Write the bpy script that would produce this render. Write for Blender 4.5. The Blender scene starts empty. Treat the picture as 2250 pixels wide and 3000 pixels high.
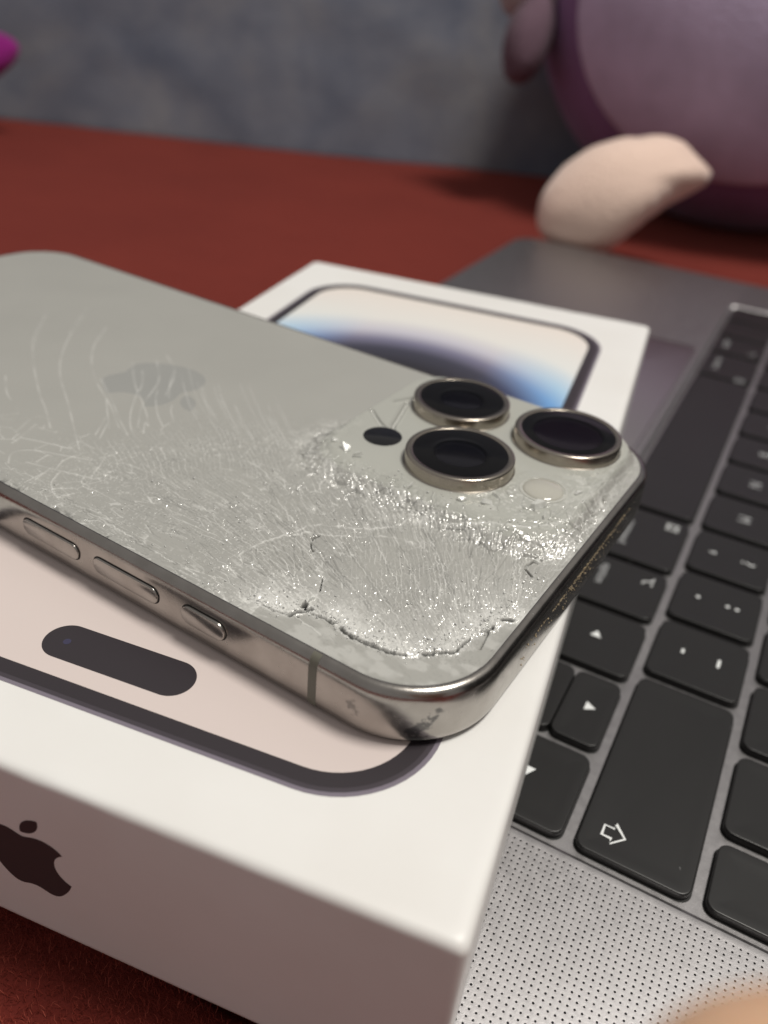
import bpy, bmesh, math, random
import numpy as np
from mathutils import Vector, Matrix

# ------------------------------------------------------------------ scene, camera, light
sc = bpy.context.scene
COL = sc.collection
MM = 0.001
R_CAM = [(0.8760, 0.4761, 0.0765), (0.3214, -0.4581, -0.8288), (-0.3596, 0.7506, -0.5543)]   # right, down, forward
CAM = Vector((4.774, -81.240, 105.527))
right, down, fwd = (Vector(v) for v in R_CAM)

cd = bpy.data.cameras.new('camera')
cam = bpy.data.objects.new('camera', cd); COL.objects.link(cam)
cam.matrix_world = Matrix(((right.x, -down.x, -fwd.x, CAM.x*MM), (right.y, -down.y, -fwd.y, CAM.y*MM), (right.z, -down.z, -fwd.z, CAM.z*MM), (0, 0, 0, 1)))
cd.sensor_fit = 'VERTICAL'; cd.sensor_height = 36; cd.sensor_width = 27
cd.lens = 29.13
cd.clip_start = 0.002; cd.clip_end = 20
cd.dof.use_dof = True; cd.dof.focus_distance = 0.106; cd.dof.aperture_fstop = 16.5
sc.camera = cam

w = bpy.data.worlds.new('World'); sc.world = w; w.use_nodes = True
bg = w.node_tree.nodes['Background']
bg.inputs[0].default_value = (1.0, 0.96, 0.93, 1); bg.inputs[1].default_value = 0.31

def lamp(name, loc, target, size, power, color):
    ld = bpy.data.lights.new(name, 'AREA'); ld.shape = 'DISK'; ld.size = size; ld.energy = power; ld.color = color
    o = bpy.data.objects.new(name, ld); COL.objects.link(o)
    o.location = loc
    o.rotation_euler = (Vector(target) - Vector(loc)).to_track_quat('-Z', 'Y').to_euler()
    return o
lamp('ceiling_lamp', (0.36, 0.23, 1.46), (-0.03, 0.05, 0.03), 0.42, 19.6, (1.0, 0.96, 0.885))

vs = sc.view_settings
vs.view_transform = 'Standard'; vs.look = 'None'; vs.exposure = 0.0; vs.gamma = 1.0; vs.use_curve_mapping = False

# ------------------------------------------------------------------ helpers
rng = np.random.default_rng(7)
random.seed(7)

def srgb(r, g, b):
    f = lambda c: (c/255/12.92) if c/255 <= .04045 else ((c/255 + .055)/1.055)**2.4
    return (f(r), f(g), f(b), 1)

class N:
    """small node helper"""
    def __init__(s, m): s.t = m.node_tree; s.b = s.t.nodes['Principled BSDF']
    def new(s, k, **kw):
        n = s.t.nodes.new(k)
        for a, v in kw.items(): setattr(n, a, v)
        return n
    def link(s, a, b): s.t.links.new(a, b)
    def put(s, sock, v):
        if isinstance(v, bpy.types.NodeSocket): s.link(v, sock)
        else: sock.default_value = v
    def math(s, op, a, b=0.0, c=None, clamp=False):
        n = s.new('ShaderNodeMath', operation=op); n.use_clamp = clamp
        s.put(n.inputs[0], a); s.put(n.inputs[1], b)
        if c is not None: s.put(n.inputs[2], c)
        return n.outputs[0]
    def obj(s): return s.new('ShaderNodeTexCoord').outputs['Object']
    def xyz(s):
        n = s.new('ShaderNodeSeparateXYZ'); s.link(s.obj(), n.inputs[0]); return n.outputs
    def noise(s, scale, detail=3, rough=.5, vec=None, dist=0):
        n = s.new('ShaderNodeTexNoise'); n.inputs['Scale'].default_value = scale; n.inputs['Detail'].default_value = detail
        n.inputs['Roughness'].default_value = rough; n.inputs['Distortion'].default_value = dist
        s.link(vec or s.obj(), n.inputs['Vector']); return n.outputs['Fac']
    def ramp(s, fac, stops, interp='LINEAR'):
        n = s.new('ShaderNodeValToRGB'); n.color_ramp.interpolation = interp
        e = n.color_ramp.elements
        while len(e) < len(stops): e.new(.5)
        for i, (p, c) in enumerate(stops):
            e[i].position = p; e[i].color = c if len(c) == 4 else (*c, 1)
        s.link(fac, n.inputs[0]); return n.outputs[0]
    def mix(s, fac, a, b):
        n = s.new('ShaderNodeMix', data_type='RGBA'); s.put(n.inputs[0], fac); s.put(n.inputs[6], a); s.put(n.inputs[7], b); return n.outputs[2]
    def maprange(s, v, a, b, c=0., d=1.):
        n = s.new('ShaderNodeMapRange'); s.put(n.inputs[0], v)
        for i, x in zip((1, 2, 3, 4), (a, b, c, d)): n.inputs[i].default_value = x
        return n.outputs[0]
    def bump(s, h, strength=.3, dist=.0001):
        n = s.new('ShaderNodeBump'); n.inputs['Strength'].default_value = strength; n.inputs['Distance'].default_value = dist
        s.put(n.inputs['Height'], h); s.link(n.outputs[0], s.b.inputs['Normal'])
    def attr(s, name):
        n = s.new('ShaderNodeAttribute'); n.attribute_name = name; return n.outputs['Fac']

def mat(name, col, rough=.5, metal=0., **kw):
    m = bpy.data.materials.new(name); m.use_nodes = True
    b = m.node_tree.nodes['Principled BSDF']
    b.inputs['Base Color'].default_value = col if len(col) == 4 else (*col, 1)
    b.inputs['Roughness'].default_value = rough; b.inputs['Metallic'].default_value = metal
    for k, v in kw.items(): b.inputs[k].default_value = v
    return m, N(m)

def thing(name, label, cat, mw, group=None):
    o = bpy.data.objects.new(name, None); COL.objects.link(o); o.empty_display_size = .02
    o.matrix_world = mw; o['label'] = label; o['category'] = cat
    if group: o['group'] = group
    return o

def mk(name, V, F, m, parent=None, smooth=True, angle=35, kind=None):
    """one mesh object from points in millimetres (parent's local frame)"""
    me = bpy.data.meshes.new(name)
    me.from_pydata([(x*MM, y*MM, z*MM) for x, y, z in V], [], F)
    me.materials.append(m)
    if smooth:
        me.shade_smooth(); me.set_sharp_from_angle(angle=math.radians(angle))
    me.update()
    o = bpy.data.objects.new(name, me); COL.objects.link(o)
    if parent: o.parent = parent
    if kind: o['kind'] = kind
    return o

def mk_np(name, V, Q, m, parent=None, kind=None, smooth=True, attrs=None):
    """fast mesh from numpy vertices (mm) and faces (tris or quads)"""
    me = bpy.data.meshes.new(name); k = Q.shape[1]
    me.vertices.add(len(V)); me.vertices.foreach_set('co', (np.asarray(V, np.float64)*MM).astype(np.float32).ravel())
    me.loops.add(Q.size); me.loops.foreach_set('vertex_index', Q.astype(np.int32).ravel())
    me.polygons.add(len(Q)); me.polygons.foreach_set('loop_start', np.arange(0, Q.size, k, dtype=np.int32))
    me.update(calc_edges=True)
    if smooth: me.shade_smooth()
    for a, v in (attrs or {}).items():
        at = me.attributes.new(a, 'FLOAT', 'POINT'); at.data.foreach_set('value', v.astype(np.float32))
    me.materials.append(m); me.validate()
    o = bpy.data.objects.new(name, me); COL.objects.link(o)
    if parent: o.parent = parent
    if kind: o['kind'] = kind
    return o

def rrect(hx, hy, r, n=8, cx=0, cy=0):
    """rounded rectangle, counter-clockwise"""
    r = max(min(r, hx-1e-4, hy-1e-4), 1e-3); P = []
    for k, (sx, sy) in enumerate(((1, 1), (-1, 1), (-1, -1), (1, -1))):
        for i in range(n+1):
            a = (k + i/n)*math.pi/2
            P.append((cx + sx*(hx-r) + r*math.cos(a), cy + sy*(hy-r) + r*math.sin(a)))
    return P
def circle(r, n=48, cx=0, cy=0): return [(cx + r*math.cos(2*math.pi*i/n), cy + r*math.sin(2*math.pi*i/n)) for i in range(n)]

def loft(loops, cap0=False, cap1=True):
    """loops: lists of 3D points of equal length, bottom to top (ccw seen from above)"""
    n = len(loops[0]); V = [p for l in loops for p in l]; F = []
    for k in range(len(loops)-1):
        for i in range(n):
            j = (i+1) % n
            F.append((k*n+i, k*n+j, (k+1)*n+j, (k+1)*n+i))
    if cap1: F.append(tuple((len(loops)-1)*n + i for i in range(n)))
    if cap0: F.append(tuple(reversed(range(n))))
    return V, F
def prism(poly_at, prof, **kw):
    """poly_at(inset) -> 2D loop; prof: list of (inset, z) from bottom to top"""
    return loft([[(x, y, z) for x, y in poly_at(i)] for i, z in prof], **kw)
def lathe(prof, n=64, cx=0, cy=0, cap0=False, cap1=False):
    return loft([[(x, y, z) for x, y in circle(max(r, 1e-3), n, cx, cy)] for r, z in prof], cap0=cap0, cap1=cap1)
def join(parts):
    V, F = [], []
    for v, f in parts:
        o = len(V); V += v; F += [tuple(i+o for i in q) for q in f]
    return V, F

def stroke(P, wd, z, closed=False):
    """flat ribbon along a 2D polyline"""
    n = len(P); V = []; F = []
    for i in range(n):
        a = P[(i-1) % n] if (closed or i > 0) else P[i]; b = P[(i+1) % n] if (closed or i < n-1) else P[i]
        t = Vector((b[0]-a[0], b[1]-a[1])); t.normalize(); nx, ny = -t.y, t.x
        k = wd/2
        if closed or 0 < i < n-1:
            t1 = Vector((P[i][0]-a[0], P[i][1]-a[1])).normalized(); k = min(k/max(abs(t1.x*t.x+t1.y*t.y), .4), wd)
        V += [(P[i][0]+nx*k, P[i][1]+ny*k, z), (P[i][0]-nx*k, P[i][1]-ny*k, z)]
    for i in range(n if closed else n-1):
        j = (i+1) % n; F.append((2*i+1, 2*j+1, 2*j, 2*i))
    return V, F

def text_mesh(s, size, x, y, z, align='CENTER'):
    c = bpy.data.curves.new('t', 'FONT'); c.body = s; c.size = size; c.align_x = align; c.align_y = 'CENTER'; c.resolution_u = 3
    o = bpy.data.objects.new('t', c); COL.objects.link(o)
    me = o.to_mesh()
    V = [(v.co.x+x, v.co.y+y, z) for v in me.vertices]; F = [tuple(p.vertices) for p in me.polygons]
    o.to_mesh_clear(); bpy.data.objects.remove(o); bpy.data.curves.remove(c)
    return V, F

APPLE = ["12.152 6.896|-.948 0 -2.415 -1.078 -3.96 -1.04|-2.04 .027 -3.91 1.183 -4.961 3.014|-2.117 3.675 -.546 9.103 1.519 12.09|1.013 1.454 2.208 3.09 3.792 3.039|1.52 -.065 2.09 -.987 3.935 -.987|1.831 0 2.35 .987 3.96 .948|1.637 -.026 2.676 -1.48 3.676 -2.948|1.156 -1.688 1.636 -3.325 1.662 -3.415|-.039 -.013 -3.182 -1.221 -3.22 -4.857|-.026 -3.04 2.48 -4.494 2.597 -4.559|-1.429 -2.09 -3.623 -2.324 -4.39 -2.376|-2 -.156 -3.675 1.09 -4.61 1.09",
         "15.53 3.83|.843 -1.012 1.4 -2.427 1.245 -3.83|-1.207 .052 -2.662 .805 -3.532 1.818|-.78 .896 -1.454 2.338 -1.273 3.714|1.338 .104 2.715 -.688 3.559 -1.701"]
def emblem_polys(n=7):
    """fruit emblem outlines, x right, y up, unit height 1, centred"""
    out = []
    for s in APPLE:
        seg = s.split('|'); p = np.array([float(v) for v in seg[0].split()]); P = []
        for c in seg[1:]:
            a = np.array([float(v) for v in c.split()]).reshape(3, 2) + p
            for i in range(n):
                t = i/n; P.append((1-t)**3*p + 3*(1-t)**2*t*a[0] + 3*(1-t)*t*t*a[1] + t**3*a[2])
            p = a[2]
        P = np.array(P); P = np.c_[(P[:, 0]-12.2)/24, (12-P[:, 1])/24]
        if np.sum(P[:, 0]*np.roll(P[:, 1], -1) - np.roll(P[:, 0], -1)*P[:, 1]) < 0: P = P[::-1]
        out.append(P)
    return out

def hash2(ix, iy, seed):
    h = (ix.astype(np.int64)*374761393 + iy.astype(np.int64)*668265263 + seed*974711) & 0x7fffffff
    h = ((h ^ (h >> 13))*1274126177) & 0x7fffffff
    h = (h ^ (h >> 16)) & 0x7fffffff
    h = (h*1103515245 + 12345) & 0x7fffffff
    return ((h >> 7) & 0xffff)/65535.
def vnoise(x, y, seed=0):
    ix, iy = np.floor(x), np.floor(y); fx, fy = x-ix, y-iy
    fx = fx*fx*(3-2*fx); fy = fy*fy*(3-2*fy)
    a = hash2(ix, iy, seed)*(1-fx) + hash2(ix+1, iy, seed)*fx
    b = hash2(ix, iy+1, seed)*(1-fx) + hash2(ix+1, iy+1, seed)*fx
    return a*(1-fy) + b*fy
def fbm(x, y, seed=0, o=3):
    s = 0; a = .5; t = 0
    for i in range(o): s = s + a*vnoise(x*2**i, y*2**i, seed+i); t += a; a *= .5
    return s/t
def sm(x, a, b): t = np.clip((x-a)/(b-a), 0, 1); return t*t*(3-2*t)
def worley(u, v, seed, jit=.85):
    iu, iv = np.floor(u), np.floor(v)
    f1 = np.full(u.shape, 9.); f2 = np.full(u.shape, 9.); r1 = np.zeros(u.shape); r2 = np.zeros(u.shape); du = np.zeros(u.shape); dv = np.zeros(u.shape)
    for a in (-1, 0, 1):
        for b in (-1, 0, 1):
            x = iu+a; y = iv+b
            px = u - (x+.5+jit*(hash2(x, y, seed)-.5)); py = v - (y+.5+jit*(hash2(x, y, seed+1)-.5))
            d = np.hypot(px, py); m = d < f1
            f2 = np.where(m, f1, np.minimum(f2, d)); f1 = np.where(m, d, f1)
            du = np.where(m, px, du); dv = np.where(m, py, dv)
            r1 = np.where(m, hash2(x, y, seed+2), r1); r2 = np.where(m, hash2(x, y, seed+3), r2)
    return f1, f2, r1, r2, du, dv

# ------------------------------------------------------------------ materials
M_ti, n = mat('titanium', (.36, .32, .28), .30, 1.0)
x, y, z = n.xyz()
st = n.noise(260, 3); n.put(n.b.inputs['Roughness'], n.maprange(n.noise(900, 3), .2, .8, .20, .29))
def blob(n, cx, cy, cz, r):
    v = n.new('ShaderNodeVectorMath', operation='DISTANCE'); n.link(n.obj(), v.inputs[0]); v.inputs[1].default_value = (cx*MM, cy*MM, cz*MM)
    d = n.math('ADD', v.outputs['Value'], n.math('MULTIPLY', n.math('SUBTRACT', n.noise(1500, 4, .65), .5), r*MM*3.6))
    return n.maprange(d, r*MM*.55, r*MM, 1., 0.)
stain = n.math('MULTIPLY', blob(n, 79.95-11.85, .1-38.35, 8.25-4.1, 1.0), .7)
for q_ in ((3.4, 4.55, -2.6, .7), (3.95, 3.95, -3.7, .9), (4.7, 3.3, -4.7, 1.1), (5.3, 2.8, -5.6, 1.2), (5.0, 3.0, -6.7, 1.2)):
    stain = n.math('MAXIMUM', stain, blob(n, 79.95-q_[0], q_[1]-38.35, 8.25+q_[2], q_[3]))
n.put(n.b.inputs['Base Color'], n.mix(n.math('MULTIPLY', stain, .75), n.mix(n.maprange(st, .35, .65), (.345, .322, .298, 1), (.40, .378, .352, 1)), (.07, .07, .075, 1)))
n.bump(n.noise(2500, 2), .12, .00005)

M_band, _ = mat('antenna_plastic', (.125, .12, .095), .45)
M_slot, _ = mat('button_gap', (.01, .01, .01), .7)
M_screen, _ = mat('front_glass', (.005, .005, .006), .05)

def glass_mat(name, col, rough, crough):
    m, n = mat(name, col, rough)
    wh = n.attr('white'); dk = n.attr('dark')  # white: crushed glass and painted glints; dark: open cracks and painted valley shade
    base = n.mix(n.maprange(n.noise(60, 2), .3, .7), col, tuple(c*.95 for c in col[:3]) + (1,))
    c1 = n.mix(n.math('MULTIPLY', wh, .70, clamp=True), base, (.84, .84, .81, 1))
    c2 = n.mix(dk, c1, (.012, .012, .013, 1))
    n.put(n.b.inputs['Base Color'], c2)
    n.put(n.b.inputs['Roughness'], n.maprange(n.attr('crack'), 0., 1., rough, crough))
    n.put(n.b.inputs['IOR'], n.maprange(n.attr('crack'), 0.2, 1., 1.5, 1.95))
    return m
M_back = glass_mat('frosted_glass', (.372, .370, .346, 1), .34, .12)
M_plat = glass_mat('polished_glass', (.42, .425, .39, 1), .08, .05)
M_emb = glass_mat('emblem_mirror', (.322, .325, .312, 1), .26, .12)
M_ring, n = mat('lens_ring_steel', (.40, .36, .31), .24, 1.0); n.bump(n.noise(1500, 2), .1, .00005)
M_blk, _ = mat('lens_black', (.004, .004, .005), .5)
M_elem, _ = mat('coated_lens', (.010, .0095, .013), .10, 0, **{'Coat Weight': .6, 'Coat Roughness': .15, 'Coat Tint': (.9, .88, 1, 1)})
M_elemp, _ = mat('violet_coated_lens', (.016, .010, .017), .12, 0, **{'Coat Weight': .6, 'Coat Roughness': .2, 'Coat Tint': (.95, .8, 1, 1)})
def thin_glass(name, tint=(1, 1, 1, 1), rough=.03, blend=.12):
    m = bpy.data.materials.new(name); m.use_nodes = True; t = m.node_tree; t.nodes.clear()
    o = t.nodes.new('ShaderNodeOutputMaterial'); mx = t.nodes.new('ShaderNodeMixShader'); fr = t.nodes.new('ShaderNodeLayerWeight'); fr.inputs[0].default_value = blend
    tr = t.nodes.new('ShaderNodeBsdfTransparent'); tr.inputs[0].default_value = tint
    gl = t.nodes.new('ShaderNodeBsdfGlossy'); gl.inputs['Roughness'].default_value = rough
    t.links.new(fr.outputs['Fresnel'], mx.inputs[0]); t.links.new(tr.outputs[0], mx.inputs[1]); t.links.new(gl.outputs[0], mx.inputs[2]); t.links.new(mx.outputs[0], o.inputs[0])
    return m
M_cover = thin_glass('lens_cover_glass', (.6, .6, .63, 1), .03, .16)
M_shard, n = mat('clear_shard_glass', (.86, .87, .84), .10, 0, **{'Specular IOR Level': .8, 'Alpha': .5})
M_crumb, _ = mat('crushed_glass', (.84, .845, .82), .14, 0, **{'Specular IOR Level': .9})
M_dust, _ = mat('sandy_dust', (.42, .34, .22), .6)
M_lidar, _ = mat('sensor_window', (.006, .006, .008), .06)
M_ring_clear, _ = mat('clear_flash_bezel', (.50, .50, .46), .06, 0, **{'Coat Weight': 1.0})
M_flash, n = mat('flash_diffuser', (.46, .45, .40), .10, 0, **{'Subsurface Weight': .2, 'Subsurface Radius': (.001, .001, .0008), 'Coat Weight': .6})

M_card, n = mat('white_card', (.80, .79, .765), .42); n.bump(n.noise(1800, 3), .08, .00004)
v_ = n.noise(45, 4); n.put(n.b.inputs['Base Color'], n.mix(n.maprange(v_, .35, .7), (.81, .805, .79, 1), (.765, .752, .73, 1)))
M_inkdark, _ = mat('print_black', (.032, .026, .031), .38)
M_rim, _ = mat('print_rim_violet', (.20, .175, .215), .36)
M_rimdk, _ = mat('print_rim_dark', (.055, .046, .056), .38)
M_dot, _ = mat('print_camera_dot', (.045, .042, .085), .35)
M_logo, n = mat('print_emblem', (.035, .032, .035), .55)

M_alu, n = mat('space_grey_aluminium', (.40, .375, .375), .36, 1.0)
n.put(n.b.inputs['Base Color'], n.mix(n.maprange(n.noise(7000, 3, .7), .3, .7), (.315, .305, .310, 1), (.41, .398, .403, 1)))
n.put(n.b.inputs['Roughness'], n.maprange(n.noise(700, 2), .3, .7, .38, .45)); n.bump(n.noise(9000, 2), .3, .00004)
M_hole, _ = mat('grille_hole_dark', (.006, .006, .007), .8)
M_key, n = mat('black_keycap', (.030, .0275, .027), .36, 0, **{'Specular IOR Level': .45})
sp = n.math('GREATER_THAN', n.noise(520, 2, .4), .765)
n.put(n.b.inputs['Base Color'], n.mix(sp, n.mix(n.noise(70, 2), (.0150, .0145, .0145, 1), (.011, .0108, .011, 1)), (.09, .09, .09, 1))); n.bump(n.noise(5200, 2), .12, .00003)
M_leg, _ = mat('key_legend_white', (.78, .80, .80), .5)
M_legdim, _ = mat('key_legend_grey', (.42, .43, .44), .5)
M_tpad, n = mat('trackpad_glass', (.44, .41, .42), .30, 1.0)
M_lcd, _ = mat('laptop_screen_off', (.004, .004, .005), .08)
M_touch, _ = mat('touch_strip_glass', (.004, .004, .005), .12)

M_red, n = mat('red_plush_fabric', (.19, .032, .022), .95, 0, **{'Sheen Weight': .2, 'Sheen Roughness': .5, 'Sheen Tint': (1, .3, .25, 1), 'Specular IOR Level': .1})
n.put(n.b.inputs['Base Color'], n.mix(n.maprange(n.noise(14, 5, .6), .3, .7), (.172, .029, .0215, 1), (.142, .0235, .018, 1))); n.bump(n.noise(620, 4, .7), .7, .0012)
M_fib, n = mat('red_fibre', (.22, .035, .022), .8, 0, **{'Specular IOR Level': .2})
inf = n.new('ShaderNodeAttribute'); inf.attribute_name = 'tone'
n.put(n.b.inputs['Base Color'], n.ramp(inf.outputs['Fac'], [(0, (.15, .022, .015)), (.8, (.28, .045, .030)), (1, (.42, .10, .065))]))
M_suede, n = mat('grey_suede', (.2, .2, .2), .95, 0, **{'Sheen Weight': .3, 'Specular IOR Level': .1})
n.put(n.b.inputs['Base Color'], n.ramp(n.math('ADD', n.math('MULTIPLY', n.noise(11, 5, .62, dist=.5), .75), n.math('MULTIPLY', n.noise(34, 3, .6), .25)), [(.34, (.100, .115, .158)), (.5, (.152, .162, .198)), (.66, (.205, .207, .225))])); n.bump(n.noise(300, 4), .4, .001)
def plush(name, c, v=.85, sheen=.5):
    m, n = mat(name, c, .95, 0, **{'Sheen Weight': sheen, 'Sheen Roughness': .5, 'Specular IOR Level': .1})
    n.put(n.b.inputs['Base Color'], n.mix(n.maprange(n.noise(40, 4, .6), .3, .7), (*c, 1), tuple(a*v for a in c) + (1,))); n.bump(n.noise(500, 4), .6, .0015)
    return m
M_purple = plush('purple_plush', (.25, .125, .285), .85, .2)
M_lilac = plush('lilac_plush', (.60, .49, .69), .80, .3)
M_peach = plush('peach_plush', (.84, .63, .53), .93)
M_brown = plush('brown_violet_plush', (.15, .095, .125), .85, .1)
M_pale = plush('pale_plush', (.50, .45, .46), .85, .2)
M_mag = plush('magenta_plush', (.27, .018, .20), .85, .2)
M_skin, n = mat('skin', (.62, .36, .22), .5, 0, **{'Subsurface Weight': .2, 'Subsurface Radius': (.003, .0012, .0006)})
n.put(n.b.inputs['Base Color'], n.mix(n.noise(160, 3), (.78, .50, .33, 1), (.70, .42, .26, 1))); n.bump(n.noise(1600, 3), .25, .0002)
M_nail, _ = mat('fingernail', (.72, .46, .36), .25)

# ------------------------------------------------------------------ setting: red blanket, grey backrest
ZB = -16.0
def swell(X, Y): return 9.0*sm(-Y, 36.5, 42)*(1-sm(-Y, 130, 260))*(1-sm(np.abs(X+60), 110, 240))     # soft fold beside the laptop
def blanket():
    xs = np.r_[np.linspace(-1500, -220, 20), np.linspace(-200, 260, 93), np.linspace(300, 1200, 16)]
    ys = np.r_[np.linspace(-700, -130, 14), np.linspace(-124, -30, 95), np.linspace(-25, 560, 118), np.linspace(590, 900, 6)]
    X, Y = np.meshgrid(xs, ys, indexing='ij')
    Z = ZB - .9 + 1.5*(fbm(X/45, Y/45, 3)-.5) + 1.2*(fbm(X/9, Y/9, 5)-.5)
    # pressed flat under the laptop
    ins = sm(np.maximum(np.maximum(-126-X, X-120), np.maximum(-40-Y, Y-315)), -4, 30)
    Z = np.where(ins < 1, Z*ins + (ZB-1.2)*(1-ins), Z)
    Z = Z + swell(X, Y)
    nx, ny = X.shape; I = np.arange(nx*ny).reshape(nx, ny)
    Q = np.c_[I[:-1, :-1].ravel(), I[1:, :-1].ravel(), I[1:, 1:].ravel(), I[:-1, 1:].ravel()]
    o = mk_np('red_blanket', np.c_[X.ravel(), Y.ravel(), Z.ravel()], Q, M_red); o['kind'] = 'structure'
    n = 48000
    P = np.c_[rng.uniform(-125, -5, n), rng.uniform(-105, -41, n), np.full(n, ZB-1.1)]
    P[:, 2] = ZB - .9 + 1.5*(fbm(P[:, 0]/45, P[:, 1]/45, 3)-.5) + 1.2*(fbm(P[:, 0]/9, P[:, 1]/9, 5)-.5) + swell(P[:, 0], P[:, 1])
    L = rng.uniform(.7, 1.7, n); a = rng.uniform(0, 6.283, n); lean = rng.uniform(.2, 1.0, n)
    D = np.c_[np.cos(a)*lean, np.sin(a)*lean, np.ones(n)]; D /= np.linalg.norm(D, axis=1)[:, None]
    b = a + rng.uniform(-1.2, 1.2, n); S = np.c_[-np.sin(a), np.cos(a), np.zeros(n)]*.036
    mid = P + D*(L*.55)[:, None]; tip = mid + np.c_[np.cos(b)*.8, np.sin(b)*.8, .45*np.ones(n)]*(L*.45)[:, None]
    V = np.stack([P-S, P+S, mid-S*.8, mid+S*.8, tip], 1).reshape(-1, 3); k = np.arange(n)*5
    T = np.concatenate([np.c_[k, k+1, k+3], np.c_[k, k+3, k+2], np.c_[k+2, k+3, k+4]])
    mk_np('pile_fibre', V, T, M_fib, o, kind='stuff', attrs={'tone': np.repeat(rng.uniform(0, 1, n), 5)})
blanket()

def backrest():
    ang = math.atan2(144, 387)
    mw = Matrix.Translation((-.377, .457, ZB*MM)) @ Matrix.Rotation(ang, 4, 'Z')
    t = thing('sofa_backrest', 'grey mottled suede backrest standing behind the red blanket', 'backrest', mw)
    # cross-section in (y, z): front bottom -> front top -> over -> back
    prof = [(14, -14)] + [(2+.19*z_, z_) for z_ in np.linspace(-4, 360, 60)] + [(74 + 60*(1-math.cos(a)), 362 + 55*math.sin(a)) for a in np.linspace(.1, math.pi, 12)] + [(196, 150), (190, -10)]
    xs = np.linspace(-1100, 900, 260)
    X = np.repeat(xs[:, None], len(prof), 1); PY = np.array([p[0] for p in prof])[None]; PZ = np.array([p[1] for p in prof])[None]
    Y = PY + 16*(fbm(X/170, PZ/130, 11)-.5) + 5*(fbm(X/40, PZ/35, 12)-.5); Z = PZ + 0*X
    nx, ny = X.shape; I = np.arange(nx*ny).reshape(nx, ny)
    Q = np.c_[I[:-1, :-1].ravel(), I[1:, :-1].ravel(), I[1:, 1:].ravel(), I[:-1, 1:].ravel()]
    mk_np('backrest_cushion', np.c_[X.ravel(), Y.ravel(), Z.ravel()], Q, M_suede, t)
backrest()

# ------------------------------------------------------------------ laptop (local x = laptop right, y = away from its user)
P_ = 19.0; G = 2.18
LAP = thing('laptop', 'space grey laptop with black keys lying open under the white box', 'laptop', Matrix.Translation((0, 137.75*MM, -15.5*MM)) @ Matrix.Rotation(-math.pi/2, 4, 'Z'))
def LL(uu, X, z): return (137.75-uu, X, z+15.5)          # keyboard coordinates -> laptop local mm
U0, U1, X0, X1 = -36.8, 312.3, -124.0, 116.7
ZD, ZW = -.36, -1.45                                         # deck and keyboard tray heights (key tops at 0)
GR_U = (-2.0, -31.2); GR_X = (-18.6, 94.0)
GRL_U = (277.5, 306.7)

def deck():
    hx, hy = (U1-U0)/2, (X1-X0)/2; cx, cy = 0, (X0+X1)/2
    hx = 174.55
    pa = lambda i: rrect(hx-i, hy-i, 11-i*.6, 10, 0, cy)
    side = [(6, -15.2), (2.2, -14.2), (.6, -11.5), (.1, -7.5), (0, -3.0), (.12, -.85), (.45, ZD-.08), (.8, ZD)]
    V, F = prism(pa, [(i, z+15.5) for i, z in side], cap0=True, cap1=False)
    n0 = len(V); nl = 44
    bm = bmesh.new(); bv = [bm.verts.new(v) for v in V]
    for f in F: bm.faces.new([bv[i] for i in f])
    zt = ZD+15.5
    def hole(u0, u1, x0, x1, r):
        lo = [bm.verts.new((x, y, zt)) for x, y in rrect(abs(u1-u0)/2, (x1-x0)/2, r, 4, 137.75-(u0+u1)/2, (x0+x1)/2)]
        return lo
    outer = bv[-nl:]
    holes = [hole(-1.25, 276.4, -20.2, 95.4, 2.2), hole(GR_U[1], GR_U[0], GR_X[0], GR_X[1], .3), hole(GRL_U[0], GRL_U[1], GR_X[0], GR_X[1], .3), hole(57.4, 218.1, -123.0, -22.2, 3)]
    edges = []
    for lo in [outer] + holes:
        for a, b in zip(lo, lo[1:] + lo[:1]):
            e = bm.edges.get((a, b)) or bm.edges.new((a, b)); edges.append(e)
    r_ = bmesh.ops.triangle_fill(bm, use_beauty=True, use_dissolve=False, edges=edges)
    # keyboard tray: rounded step down
    def drop(lo, prof, cap):
        cx_ = sum(v.co.x for v in lo)/len(lo); cy_ = sum(v.co.y for v in lo)/len(lo); prev = lo
        for i, z in prof:
            nw = []
            for v in lo:
                dx = 1 if v.co.x < cx_ else -1; dy = 1 if v.co.y < cy_ else -1
                nw.append(bm.verts.new((v.co.x+dx*i, v.co.y+dy*i, z+15.5)))
            for a, b, c, d in zip(prev, prev[1:]+prev[:1], nw[1:]+nw[:1], nw): bm.faces.new((a, b, c, d))
            prev = nw
        if cap: bm.faces.new(prev)
    drop(holes[0], [(.12, ZD-.02), (.3, ZD-.14), (1.05, ZW+.16), (1.3, ZW+.02), (1.5, ZW)], True)
    drop(holes[3], [(.02, ZD-.5)], True)
    bmesh.ops.recalc_face_normals(bm, faces=bm.faces)
    me = bpy.data.meshes.new('deck'); bm.to_mesh(me); bm.free()
    me.transform(Matrix.Scale(MM, 4)); me.materials.append(M_alu); me.shade_smooth(); me.set_sharp_from_angle(angle=math.radians(14))
    o = bpy.data.objects.new('deck', me); COL.objects.link(o); o.parent = LAP
    # trackpad slab in its opening
    tp = lambda i: rrect(80.2-i, 50.25-i, 2.9-i*.5, 6, 137.75-137.75, (-123.0-22.2)/2)
    V, F = prism(tp, [(0, 15.5+ZD-.45), (0, 15.5+ZD-.10), (.12, 15.5+ZD-.03)]); mk('trackpad', V, F, M_tpad, LAP)
deck()

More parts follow.
